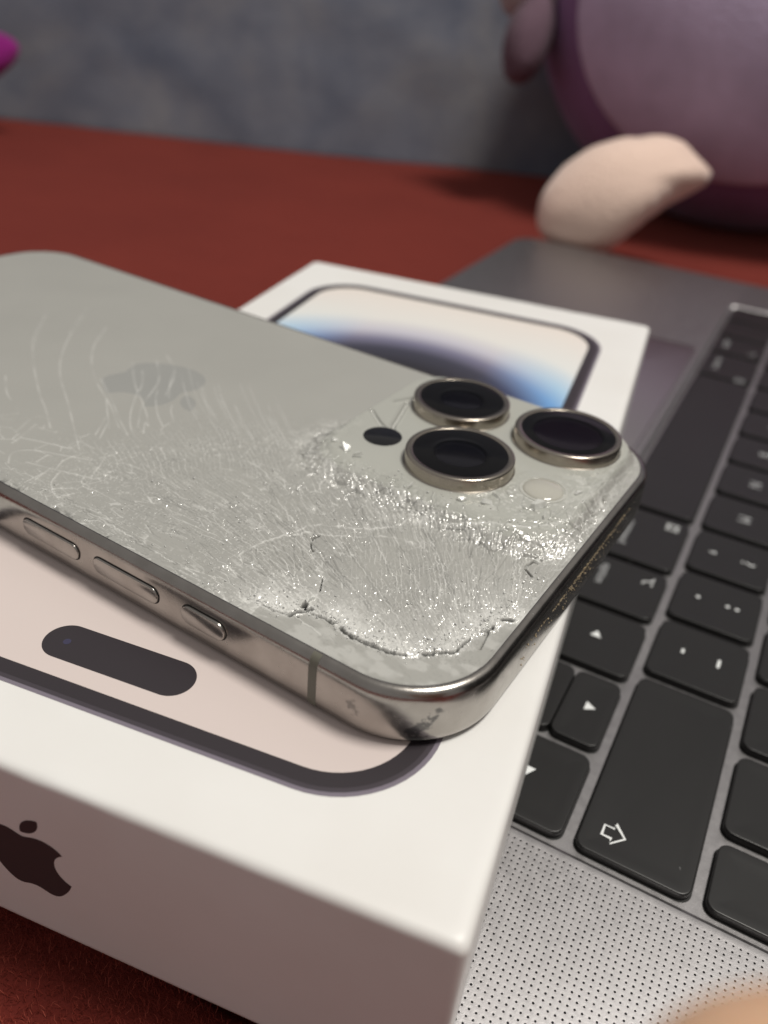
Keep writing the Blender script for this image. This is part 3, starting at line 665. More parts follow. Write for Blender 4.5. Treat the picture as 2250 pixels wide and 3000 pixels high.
def back_glass():
    ins = 1.45
    s = np.r_[np.arange(ins, 80, .1), np.arange(80, 110, .3), np.linspace(110.2, 160-ins-.1, 50)]
    t = (np.r_[np.arange(ins, 51, .1), np.arange(51, 76.7-ins-.12, .2), 76.7-ins]-ins)/(76.7-2*ins); nw = len(t)
    r = RC-ins*.95
    d = np.minimum(s-ins, (159.9-ins)-s); c = np.where(d < r, r-np.sqrt(np.maximum(r*r-(r-np.clip(d, 0, r))**2, 0)), 0)
    S = np.repeat(s[:, None], nw, 1); W = (ins+c)[:, None] + (76.7-2*ins-2*c)[:, None]*t[None]
    # --- plateau
    qx = np.abs(S-PLC[0])-(PLH[0]-PLR); qy = np.abs(W-PLC[1])-(PLH[1]-PLR)
    dpl = np.hypot(np.maximum(qx, 0), np.maximum(qy, 0)) + np.minimum(np.maximum(qx, qy), 0) - PLR      # <0 inside
    nearside = 1-sm(W, 38, 50)                                           # the shattered side sags into a long ramp
    PLT = PZ*sm(-dpl/(1+1.9*nearside), -1.2, .8)
    H = PLT.copy()
    white = np.zeros_like(S); dark = np.zeros_like(S); crack = np.zeros_like(S)
    # --- fan of slivers radiating from the struck corner
    cs, cw = -5., 0.
    wx = (fbm(S/7, W/7, 31)-.5); wy = (fbm(S/7, W/7, 37)-.5)
    X = S-cs + 1.6*wx; Y = W-cw + 1.6*wy
    rad = np.hypot(X, Y); th = np.arctan2(Y, X) + .30*sm(S, 40, 75)*(W/40)
    sb = np.interp(W, [0, 8, 17, 24, 31, 38, 44, 50, 56, 62, 76], [70, 71, 71, 65, 59, 55, 52, 49, 44, 26, 12])
    sb = sb + 5*(fbm(S/5, W/5, 41)-.5)
    dense = sm(sb-S, -1.5, 9)
    var = .35+.65*sm(fbm(S/11+3, W/11, 43), .3, .6)
    out_pl = 1-sm(-dpl, -.5, .8)
    calm = 1-.85*np.exp(-(((S-11.5)/4.5)**2+((W-29.5)/5)**2)) ; calm *= 1-.6*np.exp(-(((S-33)/4)**2+((W-13)/3)**2))
    arc_in = np.zeros_like(S)
    f1, f2, r1, r2, du, dv = worley(7.5*np.log(rad+1), 60*th, 51)
    edge = sm(.13-(f2-f1), 0, .13)
    A = dense*var*out_pl*calm; tr0 = np.exp(-((sb-S-3)/6.)**2)*(1-sm(W, 34, 46))*out_pl*calm
    H += A*(.30*dv*(r1-.30) + .16*du*(r2-.5) - .045*edge + .05*(r2-.5))
    white += A*edge*(.08+.62*(r1 > .58)); dark = np.maximum(dark, .34*A*edge*(r1 < .33))  # pale edges paint in inner reflections, dark ones the shade in valleys
    f1, f2, q1, q2, du, dv = worley(S/.30, W/.30, 55, .95)                                      # sparse tilted splinters that catch the lamp, their glints also painted white
    spk = np.maximum(A, .8*tr0)*(q1 > .84)*sm(fbm(S/4+2, W/4, 57), .2, .55); spk = np.maximum(spk, .0)
    k_ = .55+.95*q2; H += spk*k_*(.130*du + .100*dv); white += spk*.22; crack = np.maximum(crack, A)
    f1, f2, r1, r2, du, dv = worley(26*np.log(rad+1)+7, 150*th, 61)                            # finer feathering
    fine = A*sm(fbm(S/8+11, W/8, 47), .42, .62)
    H += fine*(.07*dv*(r1-.25)) ; white += fine*.35*(r2 > .80)
    # --- feathered combs: families of parallel splinter ridges
    def comb(cs_, cw_, rs, rw, ang, sp_, amp, seed, bend=.0):
        nonlocal H, white, dark, crack
        m = np.exp(-(((S-cs_)/rs)**2+((W-cw_)/rw)**2)**1.6)*out_pl; m = m*(m > .03)
        a = math.radians(ang); al = (S-cs_)*math.cos(a)+(W-cw_)*math.sin(a); pe = -(S-cs_)*math.sin(a)+(W-cw_)*math.cos(a) + bend*al*al
        q = pe/sp_ + 1.6*(fbm(S/4.5, W/4.5, seed)-.5); i_ = np.floor(q); f_ = q-i_
        L_ = 1.6+2.4*hash2(i_, i_*0+3, seed); ph_ = al/L_ + 7.3*hash2(i_, i_*0, seed); gate = sm(np.abs((ph_ % 1.)-.5), .5, .36)*(hash2(np.floor(ph_), i_, seed+4) > .22)
        tri = np.where(f_ < .78, f_/.78, (1-f_)/.22)
        H += m*gate*amp*tri; white += m*gate*.55*sm(f_, .68, .80)*sm(1.-f_, .02, .14)*(.3+.7*hash2(i_, np.floor(ph_), seed+2)); dark = np.maximum(dark, .38*m*gate*sm(f_, .93, 1.)); crack = np.maximum(crack, .7*m*gate)  # crests painted lighter and valleys shaded in colour, on top of the relief
    comb(23.5, 32.0, 9.5, 4.6, 43, .62, .085, 301, .01)
    comb(14, 32.0, 6.5, 5.5, 66, .85, .10, 303)
    comb(56, 31, 12, 7.5, 36, .70, .075, 305, .008)
    comb(50, 17, 13, 7.5, 13, .58, .070, 307, -.004)
    comb(33, 25, 9, 6, 36, .55, .065, 309)
    comb(31.5, 12, 6.5, 4.2, 24, .95, .11, 311, .02)
    comb(64, 20, 9, 7, 28, .85, .06, 313, .01)
    comb(17, 20, 8, 8, 55, .62, .07, 315)
    # --- wider cells towards the lower left edge
    big = sm(S, 56, 64)*(1-sm(S, 84, 96))*(1-sm(W, 13, 20))
    f1, f2, r1, r2, du, dv = worley(S/4.2+1.2*wx, W/2.6+1.2*wy, 71); e = sm(.07-(f2-f1), 0, .07)*(vnoise(S/2.2, W/2.2, 73) > .5)
    H += big*(.07*e + .10*dv*(r1-.5)); white += big*e*.5; crack = np.maximum(crack, big*e)
    tr = np.exp(-((sb-S-2)/7.)**2)*(1-sm(W, 40, 50))*out_pl                                       # scattered crescents where the fan dies out
    f1, f2, r1, r2, du, dv = worley(S/2.0+1.5*wx, W/1.35+1.5*wy, 75); e = sm(.09-(f2-f1), 0, .09)*(vnoise(S/1.1, W/1.1, 79) > .52)*(dv+.5*du > 0)
    H += tr*(.09*e + .07*dv*(r1-.5)); white += tr*e*.75; crack = np.maximum(crack, tr*e)
    near = (1-sm(W, 2.5, 7))*(1-sm(S, 80, 105))*sm(S, 24, 34)                                     # long splinters along the button side
    f1, f2, r1, r2, du, dv = worley(S/5.5, W/.55+.08*S, 77); e = sm(.14-(f2-f1), 0, .14)
    H += near*(.13*dv*(r1-.2) - .03*e); white += near*e*.5*(r2 > .5); crack = np.maximum(crack, near*.8)
    # --- splinters along the top end
    rt = (1-sm(S, 4.5, 8.5))*sm(W, 18, 26)*(1-sm(W, 62, 72))
    f1, f2, r1, r2, du, dv = worley(S/.75+.10*W, W/6.5, 81); e = sm(.12-(f2-f1), 0, .12)
    H += rt*out_pl*(.22*du*(r1-.1) - .04*e); white += rt*e*.4; crack = np.maximum(crack, rt*.9)
    # --- distance to the open crack and the crushed zone above it
    def dist(P, rad_):
        D = np.full(S.shape, 99.); P = np.asarray(P)
        for a, b in zip(P[:-1], P[1:]):
            i0 = np.searchsorted(s, min(a[0], b[0])-rad_); i1 = np.searchsorted(s, max(a[0], b[0])+rad_)
            lo, hi = min(a[1], b[1])-rad_, max(a[1], b[1])+rad_; k_ = 13 if min(a[0], b[0])-rad_ < 15 else .3
            j0 = np.searchsorted(t, (lo-ins-k_)/73.8); j1 = np.searchsorted(t, (hi-ins+k_)/73.8)
            sl = (slice(i0, i1), slice(j0, j1))
            if i1 <= i0 or j1 <= j0: continue
            dx, dy = b-a; L2 = dx*dx+dy*dy+1e-9; tt = np.clip(((S[sl]-a[0])*dx+(W[sl]-a[1])*dy)/L2, 0, 1)
            D[sl] = np.minimum(D[sl], np.hypot(S[sl]-a[0]-tt*dx, W[sl]-a[1]-tt*dy))
        return D
    arc = curve(ARC, 4)
    darc = dist(arc, 11)
    inside = (rad > np.interp(th, np.arctan2(arc[::-1, 1]-cw, arc[::-1, 0]-cs)[np.argsort(np.arctan2(arc[::-1, 1]-cw, arc[::-1, 0]-cs))], np.hypot(arc[::-1, 1]-cw, arc[::-1, 0]-cs)[np.argsort(np.arctan2(arc[::-1, 1]-cw, arc[::-1, 0]-cs))])-.3)
    cr = np.where(inside, np.exp(-(darc/3.5)**2), np.exp(-(darc/.5)**2)*.6)
    cr = np.where(inside, np.maximum(cr, .55*np.exp(-(darc/6.)**2)*fbm(S/3, W/3, 91)*1.6), cr)
    cr = cr*(.55+.45*sm(fbm(S/2.2, W/2.2, 93), .3, .65))
    f1, f2, r1, r2, du, dv = worley(S/.48+wx, W/.48+wy, 95)
    H += cr*(.26*(du*(r1-.5)+dv*(r2-.5)) - .05*sm(.15-(f2-f1), 0, .15) + .09*(r1-.5))
    f1, f2, r1b, r2b, du, dv = worley(S/1.5, W/1.2, 96); H += cr*(.16*dv*(r1b-.5) + .12*du*(r2b-.5))
    white += cr*(.8+.5*r1); crack = np.maximum(crack, cr*.8); spc = cr*(r2 > .74); H += spc*(.5+.9*r1)*(.19*du + .15*dv)
    # corner piece below the arc: quiet, faint clouds
    corner = np.where(~inside, sm(darc, .3, 1.2), 0)*sm(26-S, 0, 4)*sm(24-W, 0, 4)
    keep = 1-.93*corner
    H = np.where(S < 40, (H-PLT)*keep + PLT, H); crack *= 1-.7*corner
    white = white*keep + corner*.28*sm(fbm(S/2.4+5, W/1.6, 97), .48, .66)
    H -= .10*np.where(~inside, sm(darc, 0, .5)*(darc < 50), 0)*sm(27-S, 0, 3)*sm(24-W, 0, 4)
    # --- shattered shoulder of the camera plateau
    shoulder = np.exp(-((dpl-1.2)/2.6)**2)*(1-sm(W, 43, 52)*sm(S, 6, 12)) * (1-.75*sm(W, 46, 60))
    shoulder = np.maximum(shoulder, .8*np.exp(-(((S-13)/9)**2+((W-43)/5.0)**2)))
    shoulder = np.maximum(shoulder, .55*np.exp(-(((S-7.5)/3.2)**2+((W-52)/9)**2)))
    f1, f2, r1, r2, du, dv = worley(S/2.3+1.2*wx, W/1.9+1.2*wy, 101); e = sm(.12-(f2-f1), 0, .12)
    H += shoulder*(.85*(du*(r1-.5)+dv*(r2-.5)) + .26*(r1-.5) - .10*e); white += shoulder*(.25*e + .35*(r2 > .75)); dark = np.maximum(dark, shoulder*e*.55*(r1 < .35)); crack = np.maximum(crack, shoulder)  # bright facets and shaded edges painted in for contrast
    f1, f2, r1, r2, du, dv = worley(S/.5, W/.45, 105); H += shoulder*((r1 > .62)*(.6+.9*r2)*(.18*du + .12*dv)); white += .45*shoulder*(r1 > .82)  # white glints painted onto the small splinters
    # --- traced cracks
    for k, P in enumerate(LONG):
        D = dist(curve(P, 6), .9); m = np.exp(-(D/.13)**2); vv = .25+.75*sm(vnoise(S/2.5, W/2.5, 111+k), .1, .8); H += .06*m*vv; white += (.48 if k < 33 else .22)*m*vv; crack = np.maximum(crack, m*.6)
    for k, P in enumerate(HAIR):
        D = dist(curve(P, 6, .14, 5+k), 1.2); vv = sm(vnoise(S/.9, W/.9, 131+k), .15, .7); m = np.exp(-(D/(.09+.09*vv))**2); H += .09*m*vv - .05*np.exp(-(D/.5)**2); white += .75*m*(.25+.75*vv); crack = np.maximum(crack, m)
    for k, P in enumerate(RAYS):
        if len(P) < 3: continue
        D = dist(curve(P, 5, .10, 200+k), 1.0); vv = sm(vnoise(S/1.6, W/1.6, 171+k), .2, .7); m = np.exp(-(D/.085)**2); H += .05*m*vv - .05*np.exp(-((D-.25)/.12)**2)*vv; white += .55*m*vv; dark = np.maximum(dark, .35*np.exp(-((D-.2)/.08)**2)*(1-vv))
    for k, P in enumerate(RIDGE):
        D = dist(curve(P, 6), 1.2); m = np.exp(-(D/.13)**2); H += -.12*m + .05*np.exp(-((D-.32)/.15)**2); crack = np.maximum(crack, m)
    for k, P in enumerate(BUMPC):
        D = dist(curve(P, 6), 1.4); m = np.exp(-(D/.22)**2); H += -.28*m + .1*np.exp(-((D-.5)/.2)**2); white += .55*m; dark = np.maximum(dark, .5*np.exp(-((D-.3)/.12)**2))
    for k, (P, hw) in enumerate(DARK):
        D = dist(curve(P, 3, .05, 60+k) if len(P) > 2 else np.array(P, float), 1.4); m = 1-sm(D, hw*.75, hw*1.75); H -= .9*m; dark = np.maximum(dark, m)
    # chips missing along the button side
    ch = (1-sm(W, 1.5, 2.6))*(vnoise(S/1.7, W*0+2, 121) > .66)*sm(S, 26, 34)*(1-sm(S, 74, 90)); H -= .25*ch; dark = np.maximum(dark, .55*ch*(vnoise(S/.5, W/.3, 123) > .5))
    # under the lens rings the glass stays flat
    for a, b in ((33.5, 63.3), (14.1, 64.2), (24.6, 46.4)):
        k = 1-sm(np.hypot(S-a, W-b), 8.3, 9.3); H = H*(1-k) + (PZ-.1)*k
    for a, b, rr in ((38.3, 45.7, 3.0), (10.9, 47.7, 3.4)):
        k = 1-sm(np.hypot(S-a, W-b), rr, rr+1.0); H = H*(1-k) + (PZ-.02)*k
    # rim: all meets the frame
    rim = sm(np.minimum(np.minimum(t[None]*73.8, (1-t[None])*73.8), d[:, None]), 0, .5)
    H = np.minimum(H*rim, 2.75)
    white = np.clip(white, 0, 1)
    ns = len(s); I = np.arange(ns*nw).reshape(ns, nw)
    Vv = np.c_[(HL-S).ravel(), (W-HW).ravel(), (H+8.25).ravel()]
    Q = np.c_[I[:-1, :-1].ravel(), I[:-1, 1:].ravel(), I[1:, 1:].ravel(), I[1:, :-1].ravel()]
    # face classes: plain back, plateau, emblem
    qs = .25*(S[:-1, :-1]+S[1:, :-1]+S[:-1, 1:]+S[1:, 1:]).ravel(); qw = .25*(W[:-1, :-1]+W[1:, :-1]+W[:-1, 1:]+W[1:, 1:]).ravel()
    cls = np.where((.5*(dpl[:-1, :-1]+dpl[1:, 1:])).ravel() < 0., 1, 0)
    ems = emblem_polys(8); sel = np.where((np.abs(qs-80) < 12) & (np.abs(qw-38.35) < 11))[0]
    inside_e = np.zeros(len(sel), bool)
    for P in ems:
        px = 38.35 - P[:, 0]*20.5; ps = 80.0 - P[:, 1]*20.5                                   # stem towards the top end, bite towards the buttons
        xs_, ys_ = qw[sel], qs[sel]; c_ = np.zeros(len(sel), bool)
        for (xa, ya), (xb, yb) in zip(zip(px, ps), zip(np.roll(px, -1), np.roll(ps, -1))):
            c_ ^= ((ya > ys_) != (yb > ys_)) & (xs_ < (xb-xa)*(ys_-ya)/(yb-ya+1e-12)+xa)
        inside_e |= c_
    cls[sel[inside_e]] = 2
    at = dict(white=white.ravel(), dark=dark.ravel(), crack=np.clip(crack, 0, 1).ravel())
    objs = []
    for k, (nm, m) in enumerate((('back_glass', M_back), ('camera_plateau', M_plat), ('emblem', M_emb))):
        q = Q[cls == k]; used = np.unique(q); mp = np.full(len(Vv), -1); mp[used] = np.arange(len(used))
        objs.append(mk_np(nm, Vv[used], mp[q], m, PH if k == 0 else PH if k == 1 else objs[0], attrs={a: v[used] for a, v in at.items()}))
    objs[0]['label'] = 'shattered frosted glass back'; objs[1]['label'] = 'cracked glass camera plateau'
    # height lookup for loose glass
    def zat(a, b):
        i = int(np.clip(np.searchsorted(s, a), 0, ns-1)); j = int(np.clip(np.searchsorted(W[i], b), 0, nw-1)); return H[i, j]
    return objs, zat, arc
GLASS, zat, arc = back_glass()

def cameras():
    for (s_, w_, ra, m_e, re) in ((33.5, 63.3, 8.35, M_elem, 3.6), (24.6, 46.4, 8.5, M_elem, 4.0), (14.1, 64.2, 8.75, M_elemp, 5.6)):
        cx, cy, _ = PP(s_, w_); z0 = 8.25+PZ-.35; zt = 8.25+4.0
        ring = mk('camera_lens', *lathe([(ra+.25, z0+.05), (ra+.22, z0+.30), (ra+.03, z0+.45), (ra, z0+.6), (ra, zt-.32), (ra-.06, zt-.14), (ra-.2, zt-.03), (ra-.35, zt), (ra-1.02, zt-.02), (ra-1.08, zt-.06), (ra-1.10, zt-.5)], 96, cx, cy), M_ring, PH, angle=40)
        ri = ra-1.08
        mk('lens_barrel', *lathe([(ri+.02, zt-.14), (re+.9, zt-.15), (re+.5, zt-.17), (re+.2, zt-.28), (re+.05, zt-.7)], 64, cx, cy), M_blk, ring)
        mk('lens_element', *lathe([(re+.1, zt-.62), (re*.92, zt-.46), (re*.75, zt-.36), (re*.5, zt-.28), (re*.25, zt-.24), (0, zt-.23)], 48, cx, cy), m_e, ring)
        mk('lens_cover', *lathe([(ri, zt-.10), (ri-.2, zt-.05), (ri*.5, zt-.045), (0, zt-.04)], 64, cx, cy), M_cover, ring)
    zp = 8.25+PZ
    cx, cy, _ = PP(38.3, 45.7); mk('depth_sensor', *lathe([(3.15, zp-.4), (3.15, zp+.01), (3.05, zp+.05), (0, zp+.06)], 48, cx, cy), M_lidar, PH)
    cx, cy, _ = PP(10.9, 47.7)
    fl = mk('flash', *lathe([(3.62, zp-.4), (3.62, zp+.06), (3.50, zp+.12), (3.32, zp+.10), (3.26, zp-.02), (3.10, zp-.04)], 64, cx, cy), M_ring_clear, PH, angle=40)
    prof = [(3.12, zp-.06)] + [(3.06*math.cos(a_), zp-.04+.62*math.sin(a_)) for a_ in np.linspace(.12, math.pi/2, 14)]
    mk('flash_dome', *lathe(prof, 64, cx, cy), M_flash, fl, angle=60)
cameras()

def loose_glass():
    r = np.random.default_rng(3); V = []; F = []
    tet = np.array([(1, 0, -.7), (-1, 0, -.7), (0, 1, .7), (0, -1, .7)], float)
    TF = np.array([(0, 1, 2), (0, 3, 1), (0, 2, 3), (1, 3, 2)])
    def chips(pts, smin, smax):
        VV = []; FF = []
        for k, (a, b) in enumerate(pts):
            q = r.normal(size=4); q /= np.linalg.norm(q); w_, x_, y_, z_ = q
            Rm = np.array([[1-2*(y_*y_+z_*z_), 2*(x_*y_-z_*w_), 2*(x_*z_+y_*w_)], [2*(x_*y_+z_*w_), 1-2*(x_*x_+z_*z_), 2*(y_*z_-x_*w_)], [2*(x_*z_-y_*w_), 2*(y_*z_+x_*w_), 1-2*(x_*x_+y_*y_)]])
            sz = smin + (smax-smin)*r.random()**3; v = (tet*r.uniform(.5, 1.2, (4, 3))*sz) @ Rm.T; v[:, 2] *= .45
            VV.append(v + np.array(PP(a, b, zat(a, b)+sz*.3))); FF.append(TF+4*k)
        return np.vstack(VV), np.vstack(FF)
    pts = []
    for k in range(900):                                                     # along the open crack
        p = arc[r.integers(len(arc))]; d = abs(r.normal())*1.6; a = math.atan2(p[1], p[0]+5)
        pts.append((p[0]+math.cos(a)*d+r.normal()*.8, p[1]+math.sin(a)*d+r.normal()*.5))
    for k in range(330):                                                     # shoulder of the plateau
        u = r.random(); a, b = (46-40*u, 35.2) if r.random() < .8 else (45.6, 35+8*r.random())
        pts.append((a+r.normal()*1.2, b+r.normal()*1.3 + 6*max(0, .35-u)*r.random()*0 + (4*r.random() if u > .55 else 0)))
    for k in range(500): pts.append((r.uniform(8, 62), r.uniform(4, 34)))
    for k in range(220): pts.append((2.2+abs(r.normal())*2.5, r.uniform(20, 62)))
    for k in range(120): pts.append((r.uniform(30, 75), 2+abs(r.normal())*2.5))
    pts = [p for p in pts if 2 < p[0] < 90 and 2 < p[1] < 74 and all(math.hypot(p[0]-a, p[1]-b) > 9 for a, b in ((33.5, 63.3), (14.1, 64.2), (24.6, 46.4)))]
    V, T = chips(pts, .05, .24)
    mk_np('glass_crumb', V, T, M_crumb, PH, kind='stuff', smooth=False)
    # larger clear splinters, each a piece of its own
    spots = [(9.2, 42.6, 2.1), (7.2, 41.0, 1.3), (40.6, 38.4, 1.9), (37.2, 37.2, 1.5), (43.6, 39.6, 1.2), (26.5, 35.4, 1.2), (19, 37.2, 1.2), (15.6, 38.4, 1.4), (6.0, 50, 1.2), (5.6, 31.5, 1.2), (4.9, 33.0, .9), (6.4, 27.8, .9), (24.0, 8.2, .8), (13, 7.6, .7)]
    for a, b, sz in spots:
        k = r.integers(4, 7); an = np.sort(r.uniform(0, 6.283, k)); P = [(math.cos(t)*sz*r.uniform(.5, .85), math.sin(t)*sz*r.uniform(.4, .7)) for t in an]
        h = sz*r.uniform(.25, .5)
        lo = [(x, y, 0) for x, y in P]; hi = [(x*.82+r.normal()*.08, y*.82+r.normal()*.08, h+x*r.normal()*.15) for x, y in P]
        V, F = loft([lo, hi], cap0=True)
        o = mk('glass_shard', V, F, M_shard, PH, smooth=False)
        o.location = tuple(v*MM for v in PP(a, b, zat(a, b)+.12)); o.rotation_euler = (r.normal()*.35, r.normal()*.35, r.uniform(0, 6.28))
    # dust caught on the top end of the frame
    VV = []; FF = []
    for k in range(420):
        c_ = (.93, .80, .72, .62, .55, .5, .42, .3, .15)[int(r.integers(9))]; u = c_+r.normal()*.05; b = 17+40*u; zz = -2.0 - 1.2*(1-u) + r.normal()*.18 - (r.random() < .2)*r.random()*3
        sz = .05+.13*r.random()**2; v = tet*r.uniform(.4, 1.3, (4, 3))*sz
        VV.append(v + np.array(PP(-.02, b+r.normal()*.3, zz))); FF.append(TF+4*k)
    mk_np('frame_dust', np.vstack(VV), np.vstack(FF), M_dust, PH, kind='stuff', smooth=False)
loose_glass()

# ------------------------------------------------------------------ soft toys behind
def ray(x, y, depth):
    """point in the place seen at photograph pixel (of 1659 x 2212) at that depth, used to measure positions"""
    k = 2250/1659; return CAM + depth*(right*((x*k-1125)/2427.4) + down*((y*k-1500)/2427.4) + fwd)
def ellipsoid(c, ax, rad, m, name, parent, nu=48, nv=28, warp=None, lump=0., seed=0, cut=None):
    ax = [Vector(a).normalized() for a in ax]; F = []
    ph, tt = np.meshgrid(np.pi*np.arange(nv+1)/nv, 2*np.pi*np.arange(nu)/nu, indexing='ij'); ph = ph.ravel(); tt = tt.ravel()
    p = [np.sin(ph)*np.cos(tt), np.sin(ph)*np.sin(tt), np.cos(ph)]
    k = 1 + lump*(fbm(p[0]*2.2+seed+9, p[1]*2.2+p[2]*1.7+9, seed)-.5)
    q = warp(p) if warp else p
    A = np.array(c)[None] + sum(np.outer(rad[d]*q[d]*k, np.array(ax[d])) for d in range(3)); V = [tuple(v) for v in A]
    for j in range(nv):
        for i in range(nu):
            k = (i+1) % nu; F.append((j*nu+i, (j+1)*nu+i, (j+1)*nu+k, j*nu+k))
    if cut: F = [f for f in F if cut([sum(V[i][d] for i in f)/4 for d in range(3)])]
    return mk(name, V, F, m, parent, angle=180)

def toy():
    base = ray(1655, 150, 485); base.z = ZB
    T = thing('plush_toy', 'big lilac and purple plush toy with a peach foot, sitting behind the laptop', 'soft toy', Matrix.Translation(base*MM))
    L = lambda v: Vector(v)-base
    c = ray(1655, 140, 485); c.z = ZB+112
    axs = ((1, 0, 0), (0, 1, 0), (0, 0, 1))
    ellipsoid(L(c), axs, (135, 118, 116), M_purple, 'body', T, 72, 44, lump=.012, seed=3)
    # belly panel: a second, slightly proud skin limited to the front
    bd = Vector((.03, -.97, .06)).normalized()
    e1 = bd.cross(Vector((0, 0, 1))).normalized(); e2 = e1.cross(bd); V = []; F = []; nr, na = 30, 72; rad_ = (136.5, 119.5, 117.5)
    for j in range(nr+1):
        ph = .80*j/nr*(1 if j < nr else .995); lift = 0 if j < nr else -2.5
        for i in range(na):
            t = 2*math.pi*i/na; u = bd*math.cos(ph) + (e1*math.cos(t) + e2*math.sin(t)*1.0)*math.sin(ph)
            V.append(tuple(L(c) + Vector((u.x*(rad_[0]+lift), u.y*(rad_[1]+lift), u.z*(rad_[2]+lift)))))
    for j in range(nr):
        for i in range(na): k = (i+1) % na; F.append((j*na+i, (j+1)*na+i, (j+1)*na+k, j*na+k))
    mk('belly_panel', V, F, M_lilac, T, angle=180)
    # foot: rounded heel at left, flat top, angular toe at right, stuffed to a cushion
    fo = [(1160, 470), (1166, 430), (1195, 385), (1240, 345), (1300, 318), (1370, 308), (1440, 303), (1472, 314), (1502, 347), (1534, 380), (1533, 394), (1498, 412), (1450, 435), (1410, 462), (1372, 490), (1338, 522), (1302, 545), (1265, 552), (1225, 541), (1187, 517), (1166, 496)]
    fcx, fcy, dep = 1335, 432, 400; kmm = 2250/1659/2427.4*dep
    th_ = np.array([math.atan2(y-fcy, x-fcx) for x, y in fo]); rr_ = np.array([math.hypot(x-fcx, y-fcy)*kmm for x, y in fo]); o_ = np.argsort(th_); th_, rr_ = th_[o_], rr_[o_]
    th_ = np.r_[th_-2*math.pi, th_, th_+2*math.pi]; rr_ = np.r_[rr_, rr_, rr_]
    fc = ray(fcx, fcy, dep); V = []; F = []; na, nr = 72, 24
    for j in range(nr+1):
        ph = .05+(math.pi-.1)*j/nr; sr = math.sin(ph)**.8
        for i in range(na):
            t = 2*math.pi*i/na - math.pi; rt_ = float(np.interp(t, th_, rr_)); r_ = (24*(1-sr**1.5) + rt_*sr**1.5)*sr
            V.append(tuple(L(fc + right*(r_*math.cos(t)) + down*(r_*math.sin(t)) - fwd*(26*math.cos(ph)))))
    for j in range(nr):
        for i in range(na): k = (i+1) % na; F.append((j*na+i, j*na+k, (j+1)*na+k, (j+1)*na+i))
    F += [tuple(range(na))[::-1], tuple(nr*na+i for i in range(na))]
    mk('foot', V, F, M_peach, T, angle=180)
    ac = ray(1142, 82, 470)
    ellipsoid(L(ac), (down*.9 - right*.2, right, fwd), (26, 14, 18), M_brown, 'arm', T, 32, 20, lump=.1, seed=12)
    ac = ray(1150, -30, 468)
    ellipsoid(L(ac), (right, down, fwd), (19, 17, 20), M_pale, 'paw', T, 32, 20, lump=.1, seed=14)
toy()

def toy2():
    c = ray(-190, 150, 545); base = Vector((c.x, c.y, ZB))
    T = thing('small_plush_toy', 'magenta plush toy whose pointed ear shows at the left edge', 'soft toy', Matrix.Translation(base*MM))
    axs = ((1, 0, 0), (0, 1, 0), (0, 0, 1)); L = lambda v: Vector(v)-base
    cz = Vector((c.x, c.y, ZB+48)); ellipsoid(L(cz), axs, (46, 42, 50), M_mag, 'body', T, 40, 26, lump=.08, seed=20)
    tip = ray(42, 100, 545); root = ray(-110, 135, 545); d = (tip-root)
    ellipsoid(L(root+d*.5), (d, fwd.cross(d), fwd), (d.length*.5, 14, 12), M_mag, 'ear', T, 32, 20, warp=lambda p: (p[0], p[1]*(1.15-.4*p[0]), p[2]*(1.1-.35*p[0])), lump=.08, seed=22)
toy2()

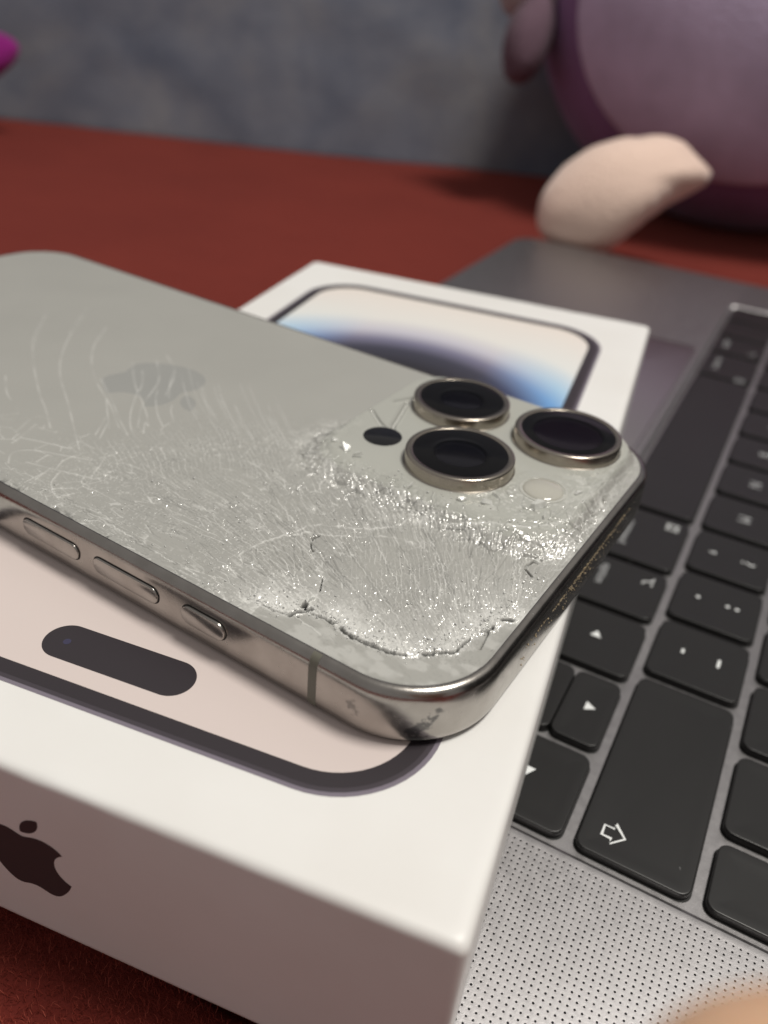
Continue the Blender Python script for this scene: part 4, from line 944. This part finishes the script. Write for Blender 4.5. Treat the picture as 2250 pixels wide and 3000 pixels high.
# ------------------------------------------------------------------ hand holding the camera (only a fingertip shows)
def hand():
    tip = CAM + fwd*27 + right*13.6 + down*23.2
    base = CAM - fwd*35 + right*78 + down*48
    T = thing('hand', 'blurred fingertip of the photographer at the lower right corner', 'hand', Matrix.Translation(base*MM))
    L = lambda v: Vector(v)-base
    HV, HF = [], []
    def blob_(c, rad, ax=None):
        M = Matrix.Translation(L(c)) @ (Matrix((ax[0], ax[1], ax[2])).transposed().to_4x4() if ax else Matrix.Identity(4)) @ Matrix.Diagonal((*rad, 1))
        a_, b_ = np.meshgrid(np.pi*np.arange(11)/10, 2*np.pi*np.arange(16)/16, indexing='ij'); S3 = np.c_[(np.sin(a_)*np.cos(b_)).ravel(), (np.sin(a_)*np.sin(b_)).ravel(), np.cos(a_).ravel(), np.ones(176)] @ np.array(M).T
        o_ = sum(len(v) for v in HV); HV.append(S3[:, :3]); I_ = np.arange(176).reshape(11, 16); J_ = np.roll(I_, -1, 1)
        HF.append(np.c_[I_[:-1].ravel(), I_[1:].ravel(), J_[1:].ravel(), J_[:-1].ravel()] + o_)
    def chain(pts, rads):
        for (a, b, r0, r1) in zip(pts, pts[1:], rads, rads[1:]):
            k = max(2, int((b-a).length/2))
            for i in range(k+1):
                t = i/k; blob_(a.lerp(b, t), (r0+(r1-r0)*t,)*3)
    off = lambda r_, d_, f_: CAM + right*r_ + down*d_ + fwd*f_
    chain([tip, tip+right*24-down*6-fwd*6, tip+right*44-down*2-fwd*24, off(74, 30, -25)], [7.0, 7.8, 8.6, 10.5])      # index finger
    for k in range(3):
        y = 44+17*k; chain([off(18+3*k, y, -12), off(40+2*k, y-2, -4), off(62, y-2, -18), off(78, y, -34)], [6.6-.4*k, 7.4-.4*k, 8.2-.4*k, 9.5])
    chain([off(24, 26, -42), off(48, 24, -50), off(72, 38, -52)], [8.0, 9.2, 12])                                  # thumb
    blob_(off(88, 58, -42), (22, 40, 14), (right, down, fwd)); chain([off(92, 80, -46), off(110, 130, -70)], [24, 26])
    o = mk_np('palm_and_fingers', np.vstack(HV), np.vstack(HF), M_skin, T)
    rm = o.modifiers.new('remesh', 'REMESH'); rm.mode = 'VOXEL'; rm.voxel_size = .0013; rm.use_smooth_shade = True
    s_ = o.modifiers.new('smooth', 'SMOOTH'); s_.factor = .5; s_.iterations = 6
    up = -down
    nl = ellipsoid(L(tip - right*2.0 - fwd*5.6 + up*1.5), (right, up, fwd), (5.2, 4.4, 1.6), M_nail, 'fingernail', T, 24, 14)
hand()
